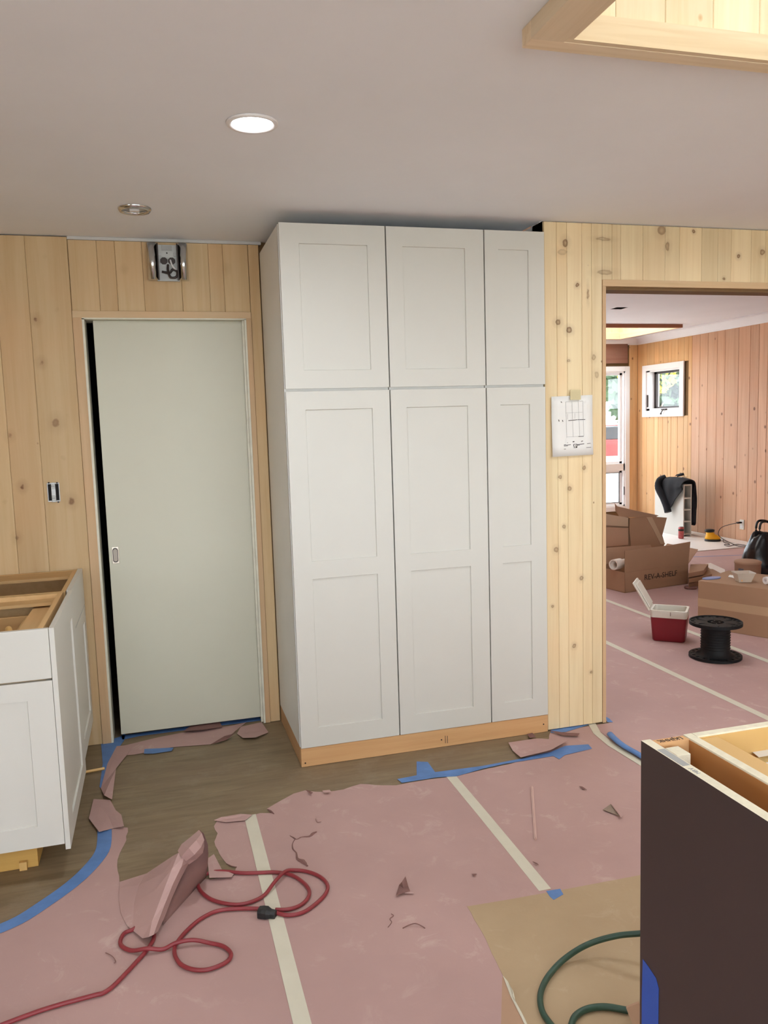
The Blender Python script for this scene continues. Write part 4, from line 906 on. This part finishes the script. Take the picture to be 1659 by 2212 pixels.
# black bag with handles
def bag():
    t = thing('black_bag', 'glossy black bag with two loop handles behind the near carton', 'bag', (4.85, 2.55, .003))
    c = Vector((4.80, 2.62, 0)); rows = []
    for k, (z, w, d) in enumerate([(.003,.17,.12),(.05,.225,.15),(.14,.235,.15),(.24,.215,.13),(.33,.175,.10),(.40,.145,.07),(.43,.135,.045)]):
        row = []
        for i in range(29):
            a = 2*math.pi*(i % 28)/28; wob = 1+.10*noise.noise(Vector((3*math.cos(a), 3*math.sin(a), z*9)))+.04*math.sin(a*7+z*20)
            row.append(c+ux*(w*math.copysign(abs(math.cos(a))**.8, math.cos(a)))*wob+uy*(d*math.copysign(abs(math.sin(a))**.8, math.sin(a)))*wob+Vector((0,0,z+(.03*math.sin(a*3+1) if k > 4 else 0))))
        rows.append(row)
    mb = MB(); mb.grid(rows); mb.add(rows[0][:28], [tuple(range(28))]); mb.add(rows[-1][:28], [tuple(range(28))])
    finish(mb, 'bag_body', 'bag', t, smooth=True, subsurf=1)
    for s in (-1, 1):
        P = [c+ux*x_+uy*(s*.035)+Vector((0,0,z)) for x_, z in ((-.085,.36),(-.092,.47),(-.075,.53),(-.02,.535),(.04,.51),(.10,.46),(.12,.38))]
        MB().tube(spline(P, 5), .011, 8).build('handle', 'bag', t, smooth=True)
bag()

# low carton with raised front flap and print
oC = Vector((3.299, 2.592)); e1 = (fl(1487, 1261)-fl(1350.5, 1281.5)).to_2d(); L1 = e1.length; e1.normalize(); e2 = Vector((-e1.y, e1.x)); e2s = Vector((-.3, .95)).normalized()
t = thing('cardboard_box', 'long open carton with lettering on its raised front flap', 'box', (oC.x, oC.y, .003))
h1 = .183; D_ = .42
V3 = lambda p, z: Vector((p.x, p.y, z))
mb = MB()
q = [oC, oC+e1*L1, oC+e1*L1+e2*D_, oC+e2*D_]
for a, b in ((0, 1), (1, 2), (2, 3), (3, 0)):
    d = (q[b]-q[a]).normalized(); n_ = Vector((-d.y, d.x))*.004
    mb.prism([V3(q[a], .003), V3(q[b], .003), V3(q[b], h1), V3(q[a], h1)], V3(n_, 0))
mb.prism([V3(p, .003) for p in q], (0, 0, .004)); mb.build('carton', 'cardboard', t)
lp = (fl(1494, 1177, 0)); wR = oC+e1*(L1*1.03)
MB().prism([V3(oC, h1+.001), V3(oC+e1*L1, h1+.001), V3(wR, .385), V3(oC+e1*.70*L1, .375), V3(oC, .374)], V3(e2*.004, 0)).build('front_flap', 'cardboard', t)
MB().prism([V3(oC+e2*D_, h1+.001), V3(oC+e2*D_+e1*L1, h1+.001), V3(oC+e2*(D_+.05)+e1*L1, .30), V3(oC+e2*(D_+.05), .33)], V3(e2*.004, 0)).build('back_flap', 'cardboard_in', t)
MB().prism([V3(oC+e1*L1, h1+.001), V3(oC+e1*L1+e2*D_, h1+.001), V3(oC+e1*(L1+.16)+e2*D_, .30), V3(oC+e1*(L1+.17)+e2*.05, .29)], (0, 0, .004)).build('side_flap', 'cardboard_in', t)
mc = fl(1423, 1245); 
# lettering sits on the front face: find its place on that plane
def onface(px, py, O, dirv):
    d = FW*F_PX + RT*(px-PW/2) - UP*(py-PH/2); n_ = Vector((-dirv.y, dirv.x, 0)); k = (V3(O, 0)-CAM).dot(n_)/d.dot(n_); return CAM+d*k
a, b = onface(1393, 1248, oC, e1), onface(1461, 1238, oC, e1); mid = (a+b)/2; ex = V3(e1, 0); ez = Vector((0,0,1)); ey = ex.cross(ez)
mx = Matrix((ex, ez, ey)).transposed().to_4x4(); mx.translation = mid+ey*.0012
o = text_mesh('REV-A-SHELF', .068, 'printed_lettering', 'ink', mx, t)
# white pipes resting in it
t = thing('pvc_pipe', 'short white plastic pipe lying in the long open carton', 'pipe', (3.4, 2.9, .2))
a, b = onface(1325, 1220, oC+e2*.10, e1), onface(1356, 1219, oC+e2*.16, e1)
mb = MB(); d = (b-a).normalized(); 
def ring_tube(a, b, r0, r1, n=24):
    d = (b-a).normalized(); s = d.cross(Vector((0,0,1))).normalized(); u = s.cross(d); rows = []
    for p, r in ((a, r0), (b, r0), (b, r1), (a, r1), (a, r0)): rows.append([p+s*(r*math.cos(2*math.pi*i/n))+u*(r*math.sin(2*math.pi*i/n)) for i in range(n+1)])
    return rows
away = Vector((.75, .35, -.02)).normalized()
MB().grid(ring_tube(a, a+away*.10, .046, .036)).build('pipe_end', 'pvc', t, smooth=False)
MB().grid(ring_tube(a+away*.02, a+away*.45, .034, .030)).build('pipe_body', 'pvc', t, smooth=True)

# tall torn carton behind, flat folded cartons beside
oD = Vector((3.72, 3.75)); f1 = Vector((.93, -.36)).normalized(); g1 = Vector((-f1.y, f1.x)); 
t = thing('cardboard_box', 'tall torn carton with ragged flaps against the far window wall', 'box', (oD.x, oD.y, .003))
def fz(px, py, O=oD, dv=f1): return onface(px, py, O, dv)
mb = MB()
mb.prism([V3(fz(1290, 1200), .003), V3(fz(1418, 1200), .003), fz(1420, 1178), fz(1414, 1118), fz(1290, 1120)], V3(g1*.005, 0)); mb.build('front_panel', 'cardboard', t)
p0 = fz(1418, 1200); p1 = fz(1290, 1200)
mb = MB(); bw = .55
mb.prism([V3(p0, .003), V3(p0, .40), V3(p0, .40)+V3(g1*bw, 0), V3(p0, .003)+V3(g1*bw, 0)], V3(f1*-.005, 0)); mb.prism([V3(p1, .003), V3(p1, .40), V3(p1, .40)+V3(g1*bw, 0), V3(p1, .003)+V3(g1*bw, 0)], V3(f1*.005, 0))
mb.prism([V3(p0, .003)+V3(g1*bw, 0), V3(p0, .42)+V3(g1*bw, 0), V3(p1, .42)+V3(g1*bw, 0), V3(p1, .003)+V3(g1*bw, 0)], V3(g1*-.005, 0)); mb.build('carton_sides', 'cardboard_in', t)
top = [fz(1293, 1107), fz(1356, 1118), fz(1356, 1137), fz(1290, 1133)]
MB().prism([p-V3(g1*.02, 0) for p in top], V3(g1*.004, 0)).build('tape_band', 'boxtape', t)
MB().prism([p-V3(g1*.035, 0) for p in (fz(1290,1137), fz(1356,1140), fz(1355,1176), fz(1290,1182))], V3(g1*.012, 0)).build('end_flap', 'cardboard_in', t)
MB().prism([p-V3(g1*.05, 0) for p in (fz(1359,1118), fz(1400,1114), fz(1438,1117), fz(1428,1155), fz(1433,1172), fz(1430,1184), fz(1362,1190), fz(1357,1140))], V3(g1*.006, 0)).build('torn_panel', 'cardboard', t)
MB().prism([p-V3(g1*.058, 0) for p in (fz(1394,1116), fz(1406,1116), fz(1434,1174), fz(1424,1173), fz(1412,1150))], V3(g1*.005, 0)).build('torn_tape_edge', 'boxtape', t)
pk = [fz(1328,1087), fz(1334,1094), fz(1372,1103), fz(1424,1114), fz(1416,1119), fz(1340,1118), fz(1331,1104)]
MB().prism([p+V3(g1*.03*i/4, 0) for i, p in enumerate(pk)], V3(g1*.006, 0)).build('back_flap', 'cardboard_in', t)

G3 = 'flattened cartons on the floor'
for i, (l, z, lab) in enumerate([([(1488,1262),(1520,1252),(1565,1250),(1566,1232),(1535,1228),(1487,1240)], .05, 'lowest flattened carton behind the near carton'),
        ([(1488,1250),(1512,1246),(1538,1240),(1532,1226),(1490,1228)], .10, 'middle flattened carton with darker edge'),
        ([(1487,1238),(1520,1232),(1530,1218),(1492,1219)], .15, 'topmost flattened carton with pale face')]):
    pts = [fl(x, y, z) for x, y in l]; tag(MB().prism(pts, (0, 0, -(.0465 if i == 0 else .04))).build('flat_carton', 'cardboard' if i < 2 else 'cardboard_in', bevel=.002), lab, 'cardboard', G3)
tag(MB().prism([fl(x, y, .055) for x, y in [(1519,1219),(1535,1216),(1566,1230),(1566,1243),(1540,1229),(1521,1227)]], (0,0,-.003)).build('x2', 'sheet'), 'white foam sheet lying on the flattened cartons', 'foam sheet'); bpy.data.objects['x2'].name = 'foam_sheet'
p = fl(1485, 1263, .012); tag(MB().lathe([(.001,-.008),(.05,-.008),(.055,0),(.05,.008),(.001,.009)], (fl(1492,1269,.012)), 18).build('plastic_lid', 'rosin_dark', smooth=True), 'small dull round lid on the floor behind the cooler', 'lid')

# cooler
def cooler():
    a, b = fl(1403, 1386), fl(1483, 1392); a = Vector((2.622, 1.214)); b = Vector((2.797, 1.062)); c0 = (a+b)/2
    d = (b-a).normalized(); n_ = Vector((-d.y, d.x)); hw = .117; dp = .19
    t = thing('cooler', 'small red picnic cooler with white lid standing open', 'cooler', (c0.x, c0.y, .003))
    def ringz(w, dd, z, sh=0, r=.02, n=5):
        cen = c0+n_*(dp/2); out = []
        for sx, sy, a0 in ((1,1,0),(-1,1,90),(-1,-1,180),(1,-1,270)):
            for i in range(n):
                an = math.radians(a0+90*i/(n-1)); x_ = sx*(w-r)+r*math.cos(an); y_ = sy*(dd-r)+r*math.sin(an); p = cen+d*x_+n_*y_; out.append(V3(p, z))
        return out+[out[0]]
    hd = dp/2
    body = [ringz(hw*.84, hd*.86, .004), ringz(hw*.90, hd*.9, .012), ringz(hw*.97, hd*.97, .12), ringz(hw, hd, .168)]
    mb = MB(); mb.grid(body); mb.add(body[0][:-1], [tuple(range(20))]); finish(mb, 'body', 'red', t, smooth=True)
    rim = [ringz(hw, hd, .1685), ringz(hw*1.01, hd*1.01, .205), ringz(hw*1.02, hd*1.02, .218), ringz(hw*.9, hd*.88, .218), ringz(hw*.88, hd*.86, .03)]
    mb = MB(); mb.grid(rim); mb.add(rim[-1][:-1], [tuple(range(20))]); finish(mb, 'liner', 'coolerwhite', t, smooth=False)
    # lid: hinged on the left end, tipped back
    hp = c0+n_*(dp/2)-d*hw*1.0; ax_u = (V3(-d, 0)*.50+Vector((0,0,.87))).normalized(); Lh = .215; nn = ax_u.cross(V3(n_, 0)).normalized()
    base = V3(hp, .215)
    for k, (w_, off, th_) in enumerate(((hd*.98, 0, .014), (hd*.86, .0006, .008))):
        mb = MB(); ww_ = V3(n_, 0)*w_; s0 = .0 if k == 0 else .02
        o_ = base+nn*(-off) if True else base
        mb.prism([o_+ax_u*s0-ww_, o_+ax_u*s0+ww_, o_+ax_u*(Lh-s0)+ww_, o_+ax_u*(Lh-s0)-ww_], nn*-th_ if k else nn*th_)
        mb.build('lid' if k == 0 else 'lid_lining', 'coolerwhite', t, bevel=.004)
    hx_ = c0+d*0+n_*0; MB().prism([V3(c0-n_*.002+d*.012, .185), V3(c0-n_*.002+d*.016, .185), V3(c0-n_*.002+d*.016, .21), V3(c0-n_*.002+d*.012, .21)], V3(-n_*.002, 0)).build('hinge_pin', 'tile', t)
cooler()
# black cable spool
def spool():
    c = Vector((2.779, .748, 0)); R_ = .158; t = thing('cable_spool', 'black plastic cable spool standing on its flange', 'spool', (c.x, c.y, .003))
    def flange(z0, z1, name, cup):
        n = 56; mb = MB(); rings_ = [(.062, z0), (.135, z0), (.148, z0), (R_, z0), (R_, z1), (.148, z1), (.135, z1), (.062, z1)]
        # ring of slots: skip alternate sectors between r .125 and .145
        rr = [.05, .125, .145, R_]; vs = []; fs = []
        for z in (z0, z1):
            for r in rr:
                for i in range(n): vs.append(c+Vector((r*math.cos(2*math.pi*i/n), r*math.sin(2*math.pi*i/n), z)))
        I = lambda s, k, i: s*4*n+k*n+(i % n)
        for i in range(n):
            hole = i % 3 == 1
            for k in range(3):
                if k == 1 and hole:
                    fs += [(I(0,1,i), I(0,1,i+1), I(1,1,i+1), I(1,1,i)), (I(0,2,i), I(1,2,i), I(1,2,i+1), I(0,2,i+1)), (I(0,1,i), I(1,1,i), I(1,2,i), I(0,2,i)), (I(0,1,i+1), I(0,2,i+1), I(1,2,i+1), I(1,1,i+1))]; continue
                fs += [(I(0,k,i), I(0,k+1,i), I(0,k+1,i+1), I(0,k,i+1)), (I(1,k,i), I(1,k,i+1), I(1,k+1,i+1), I(1,k+1,i))]
            fs += [(I(0,3,i), I(1,3,i), I(1,3,i+1), I(0,3,i+1)), (I(0,0,i), I(0,0,i+1), I(1,0,i+1), I(1,0,i))]
        mb.add(vs, fs); o = mb.build(name, 'spool', t)
        return o
    flange(.004, .020, 'lower_flange', 0); flange(.214, .228, 'upper_flange', 1)
    MB().lathe([(R_, .229), (R_, .234), (R_-.008, .234), (R_-.008, .229)], c, 48, cap=False).build('rim', 'spool', t)
    MB().lathe([(.115, .021), (.092, .035), (.086, .06), (.084, .12), (.086, .18), (.095, .205), (.11, .213)], c, 36, cap=False).build('drum', 'spool', t, smooth=True)
    mb = MB()
    mb.lathe([(.05, .20), (.05, .226)], c, 24, cap=False); mb.lathe([(.0, .212), (.05, .212)], c, 24, cap=False)
    mb.lathe([(.028, .212), (.028, .229), (.020, .229), (.020, .212)], c, 20, cap=False)
    for k in range(6):
        an = k*math.pi/3; u = Vector((math.cos(an), math.sin(an), 0)); v = Vector((-u.y, u.x, 0))*.003
        mb.prism([c+u*.025+v+Vector((0,0,.222)), c+u*.12+v+Vector((0,0,.2282)), c+u*.12-v+Vector((0,0,.2282)), c+u*.025-v+Vector((0,0,.222))], (0,0,.004))
    mb.build('hub', 'spool', t)
    for k in range(9):
        z = .045+k*.017; MB_ = MB().lathe([(.086, z), (.0895, z+.004), (.086, z+.008)], c, 32, cap=False); MB_.build('rib', 'spool', t, smooth=True)
spool()

# narrow open shelf cabinet with jacket
def shelf():
    x0, x1, y0, y1, H = 5.714, 5.832, 5.105, 5.70, .66
    t = thing('open_shelf_cabinet', 'narrow white open cabinet with four cubbies by the plank wall', 'cabinet', (x0, y0, .009))
    mb = MB(); mb.box(x0, x0+.014, y0, y1, .0095, H); mb.box(x1-.014, x1, y0, y1, .0095, H); mb.box(x0+.014, x1-.014, y1-.012, y1, .0095, H); mb.box(x0+.014, x1-.014, y0, y1-.012, H-.018, H); mb.box(x0+.014, x1-.014, y0+.004, y1-.012, .03, .045)
    mb.build('carcass', 'white', t)
    for z in (.19, .335, .48): MB().box(x0+.0142, x1-.0142, y0+.002, y1-.013, z, z+.016).build('shelf', 'white', t)
    return x0, x1, y0, y1, H
sx0, sx1, sy0, sy1, SH = shelf()
def jacket():
    t = thing('jacket', 'black jacket draped over the narrow white open cabinet', 'jacket', (sx0, sy0+.2, SH))
    rows = []
    # path across: hangs on the near side, over the top, down the wall side
    prof = [(-.030,-.36),(-.036,-.30),(-.040,-.20),(-.042,-.10),(-.042,-.02),(-.030,.028),(.0,.046),(.06,.058),(.118,.045),(.150,.02),(.158,-.06),(.156,-.2),(.154,-.33),(.154,-.45),(.152,-.52)]
    m_ = 15
    for j in range(m_):
        v = j/(m_-1); y = sy0-.035+v*.50; row = []
        for i, (dx, dz) in enumerate(prof):
            w = noise.noise(Vector((i*.5, v*5, 1.3)))*.022
            zz = dz; 
            if i < 5:
                hem = {0:.34, 1:.42, 2:.46, 3:.5, 4:.8}[i]
                lim = -.06-.33*math.exp(-((v-.55)/.26)**2)-.06*math.sin(v*9)
                zz = max(dz, lim) if dz < lim else dz
                zz = lim*(-dz/.36) if dz < -.05 else dz
            if i > 9: zz = dz*(1.0 if v < .45 else max(.12, 1-(v-.45)*1.9))
            bulge = .020*math.sin(v*math.pi)*(1 if 4 < i < 10 else .3)
            row.append(Vector((sx0+dx+(w if i < 5 or i > 9 else 0)-(.012 if i < 5 else 0), y+noise.noise(Vector((i*.7, v*3, 7)))*.02, SH+zz+bulge+abs(w)*(.9 if 4 < i < 10 else 0))))
        rows.append(row)
    MB().grid(rows).build('body', 'cloth', t, solid=.008, smooth=True, subsurf=1)
    # sleeve hanging on the near side and the collar on top
    P = [Vector((sx0+.02, sy0+.40, SH+.06)), Vector((sx0-.05, sy0+.42, SH+.03)), Vector((sx0-.085, sy0+.40, SH-.06)), Vector((sx0-.07, sy0+.32, SH-.18)), Vector((sx0-.065, sy0+.25, SH-.29)), Vector((sx0-.065, sy0+.22, SH-.36))]
    MB().tube(spline(P, 5), .044, 12).build('sleeve', 'cloth', t, smooth=True)
    P = [Vector((sx1+.035, sy0+.06, SH-.02)), Vector((sx1+.055, sy0+.03, SH-.15)), Vector((sx1+.05, sy0+.02, SH-.33)), Vector((sx1+.045, sy0+.02, SH-.50))]
    MB().tube(spline(P, 5), [.03]*4+[.034]*6+[.03]*6, 12).build('sleeve', 'cloth', t, smooth=True)
    P = [Vector((sx0+.02, sy0+.16, SH+.085)), Vector((sx0+.07, sy0+.10, SH+.105)), Vector((sx0+.11, sy0+.14, SH+.085))]
    MB().grid([[p+Vector((0, 0, 0)), p+Vector((.008, .02, .03)), p+Vector((.0, .05, .006))] for p in spline(P, 4)]).build('collar', 'cloth', t, solid=.004, smooth=True)
    MB().box(sx0+.03, sx0+.10, sy0+.075, sy0+.12, SH+.083, SH+.088).build('pale_lining', 'pencil', t)
jacket()
# white panel sheets on the floor
sA = [fl(1400,1175), fl(1515.5,1191.5), fl(1625,1181.5)]
pA = [fl(1380,1203).to_2d(), Vector((5.20,4.14)), Vector((5.90,4.15)), Vector((5.86,5.9)), Vector((4.95,5.95))]
sheetpoly(pA, .004, 'sheet', 'panel_sheet', 'wide white panel sheet on the far floor under the can', 'panel', th=.005)
sheetpoly([Vector((5.905,3.7)), Vector((6.085,3.7)), Vector((6.085,6.5)), Vector((5.905,6.5))], .004, 'sheet', 'panel_sheet', 'narrow white panel sheet along the foot of the far plank wall', 'panel', th=.012)
p = Vector((5.60, 4.99, .0095)); t = thing('drink_can', 'red and dark printed drink can beside the narrow cabinet', 'can', p)
MB().lathe([(.001,0),(.026,0),(.033,.008),(.033,.135),(.028,.145)], p, 24, cap=False).build('can_body', 'can', t, smooth=True)
MB().lathe([(.028,.145),(.028,.149),(.025,.146),(.001,.146)], p, 24, cap=False).build('can_top', 'lid', t, smooth=True)
MB().lathe([(.0333,.095),(.0333,.12)], p, 24, cap=False).build('dark_band', 'ink', t)

# orbital sander, its cord and the outlet
def sander():
    c = Vector((5.80, 4.66, .0095)); a = (fl(1563, 1170)-fl(1524, 1170)); a.z = 0; a.normalize(); b = Vector((-a.y, a.x, 0))
    t = thing('orbital_sander', 'yellow and black orbital sander lying on the white panel', 'power tool', c)
    def ell(w, d, z, off=0, n=18): return [c+a*(off+w*math.cos(2*math.pi*i/n))+b*(d*math.sin(2*math.pi*i/n))+Vector((0,0,z)) for i in range(n+1)]
    def solid(R_, nm, mt):
        mb = MB(); mb.grid(R_); mb.add(R_[0][:-1], [tuple(range(18))]); mb.add(R_[-1][:-1], [tuple(range(18))]); finish(mb, nm, mt, t, smooth=True)
    solid([ell(.090, .062, .0005), ell(.094, .066, .012), ell(.088, .06, .024)], 'sanding_pad', 'black')
    solid([ell(.085, .056, .0245), ell(.090, .058, .04), ell(.072, .05, .062, -.01), ell(.050, .044, .085, -.025), ell(.046, .04, .108, -.035)], 'housing', 'yellow')
    solid([ell(.048, .042, .1085, -.035), ell(.056, .044, .118, -.037), ell(.056, .044, .135, -.035), ell(.04, .034, .142, -.035)], 'palm_grip', 'black')
sander()
oc = at(1603.5, 1133, 0, 6.10); t = thing('wall_outlet', 'cream wall outlet low on the far plank wall', 'outlet', (6.098, oc.y, oc.z-.06))
MB().box(6.092, 6.098, oc.y-.036, oc.y+.036, oc.z-.058, oc.z+.058).build('cover_plate', 'coolerwhite', t, bevel=.001)
for s in (-1, 1): MB().lathe([(.016, 0), (.016, .003)], (6.089, oc.y, oc.z+s*.024), 16, axis='x').build('receptacle', 'trimwhite', t)
t = thing('sander_cord', 'thin dark power cord from the wall outlet to the yellow sander', 'cord', (6.05, oc.y, oc.z))
Z = .019
P = [(6.03, oc.y+.01, oc.z+.024), fl(1594,1129,.235), Vector((5.98,4.72,.16)), Vector((5.965,4.77,.07)), Vector((5.955,4.68,Z+.005)), fl(1590,1178,Z), fl(1608,1180,Z), fl(1624,1182,Z), fl(1620,1180,Z), fl(1595,1176,Z), fl(1575,1179.5,Z), fl(1566,1178,Z), fl(1566,1175.5,Z), fl(1576,1176,Z), fl(1570,1172.5,Z), fl(1563,1171,Z), Vector((5.90,4.60,.028))]
MB().tube(spline(P, 5), .0042, 8).build('cable', 'darkmetal', t, smooth=True)
MB().box(6.030, 6.0885, oc.y-.009, oc.y+.02, oc.z+.014, oc.z+.034).build('plug', 'black', t, bevel=.003)

# ================================================================== OUTDOORS
tag(MB().box(-40, 60, 6.95, 70, -.5, -.4).box(6.4, 60, -40, 6.95, -.5, -.4).box(-40, 6.4, -40, -6.2, -.5, -.4).box(-40, -3.4, -6.2, 6.95, -.5, -.4).build('ground', 'bounce_ground'), 'ground outside the windows, made pale to bounce daylight indoors', kind='structure')
def tree(x, y, h, r, mat, label, seed, n=900, leaf=.16, zlo=.35):
    rnd = random.Random(seed); t = thing('tree', label, 'tree', (x, y, -.4), 'trees outside the windows')
    MB().tube([(x, y, -.4), (x+.1, y, h*.4), (x-.05, y+.1, h*.8)], [.16, .12, .04], 8).build('trunk', 'bark', t, smooth=True)
    mb = MB()
    for k in range(9):
        a = k*2.4; mb.tube([(x, y, h*(.3+.05*k)), (x+math.cos(a)*r*.4, y+math.sin(a)*r*.4, h*(.42+.05*k)), (x+math.cos(a)*r*.8, y+math.sin(a)*r*.8, h*(.5+.05*k))], [.05, .03, .012], 5)
    mb.build('branches', 'bark', t)
    mb = MB()
    for k in range(n):
        u = rnd.uniform(-1, 1); a = rnd.uniform(0, 2*math.pi); q = rnd.random()**.4; s = math.sqrt(1-u*u)
        c = Vector((x+r*q*s*math.cos(a), y+r*q*s*math.sin(a), h*(zlo+1)/2+(h*(1-zlo)/2)*q*u))
        d1 = Vector((rnd.uniform(-1,1), rnd.uniform(-1,1), rnd.uniform(-1,1))).normalized(); d2 = d1.cross(Vector((rnd.uniform(-1,1), rnd.uniform(-1,1), rnd.uniform(-1,1)))).normalized()
        l = leaf*rnd.uniform(.6, 1.3); mb.add([c-d1*l, c+d2*l*.5, c+d1*l, c-d2*l*.5], [(0,1,2,3)])
    o = mb.build('foliage', mat, t); o['kind'] = 'stuff'
tree(8.55, 10.1, 2.9, .55, 'yellowleaf', 'small yellow leaved tree seen through the small window', 3, 240, .075, .62)
tree(22.5, 29.5, 9.0, 3.1, 'foliage', 'green tree behind the yellow one outside the small window', 4, 5200, .30, .0)
tree(11.0, 16.6, 8.0, 2.1, 'foliage', 'nearest green tree outside the tall window', 5, 3600, .2, .22)
tree(14.6, 30.5, 9.0, 3.0, 'foliage', 'farther green tree outside the tall window', 8, 4200, .3, .02)
tree(29.0, 38.5, 12.0, 4.6, 'foliage', 'farthest green tree outside the small window', 6, 4200, .36, .0)
def car():
    p = fl(1322, 1003, -.4); d = Vector((.85, -.45, 0)).normalized(); n_ = Vector((-d.y, d.x, 0)); t = thing('car', 'red parked car seen through the tall window', 'car', p)
    s = 1.0
    def side(l, w0, w1, nm, mt):
        mb = MB(); A = [p-n_*w0+d*x_+Vector((0,0,z)) for x_, z in l]; mb.prism(A, n_*(2*w0)); mb.build(nm, mt, t, bevel=.03)
    side([(-2.1,.35),(-2.15,.75),(-1.95,.95),(-.9,1.0),(1.9,1.0),(2.1,.9),(2.15,.4)], .88, .88, 'body', 'carred')
    side([(-1.0,1.01),(-.45,1.5),(1.2,1.52),(1.75,1.01)], .78, .7, 'cabin', 'carglass')
    side([(-.42,1.525),(-.4,1.56),(1.15,1.58),(1.2,1.525)], .76, .7, 'roof', 'carred')
    for x_ in (-1.35, 1.35):
        for s_ in (-1, 1):
            c = p+d*x_+n_*s_*.89+Vector((0,0,.33)); n = 20
            mb = MB(); mb.prism([c+d*.33*math.cos(2*math.pi*i/n)+Vector((0,0,.33*math.sin(2*math.pi*i/n))) for i in range(n)], n_*s_*.08); mb.build('wheel', 'black', t)
    for s_ in (-.6, .6): MB().box(0, .03, -.12, .12, -.06, .06).build('headlight', 'lid', None)
    hs = [o for o in bpy.data.objects if o.name.startswith('headlight')]
    for o, s_ in zip(hs, (-.6, .6)):
        o.matrix_world = Matrix.Translation(p-d*2.17+n_*s_+Vector((0,0,.72))) @ Matrix.Rotation(math.atan2(d.y, d.x), 4, 'Z'); w = o.matrix_world.copy(); o.parent = t; o.matrix_parent_inverse = Matrix.Translation(-p)
car()
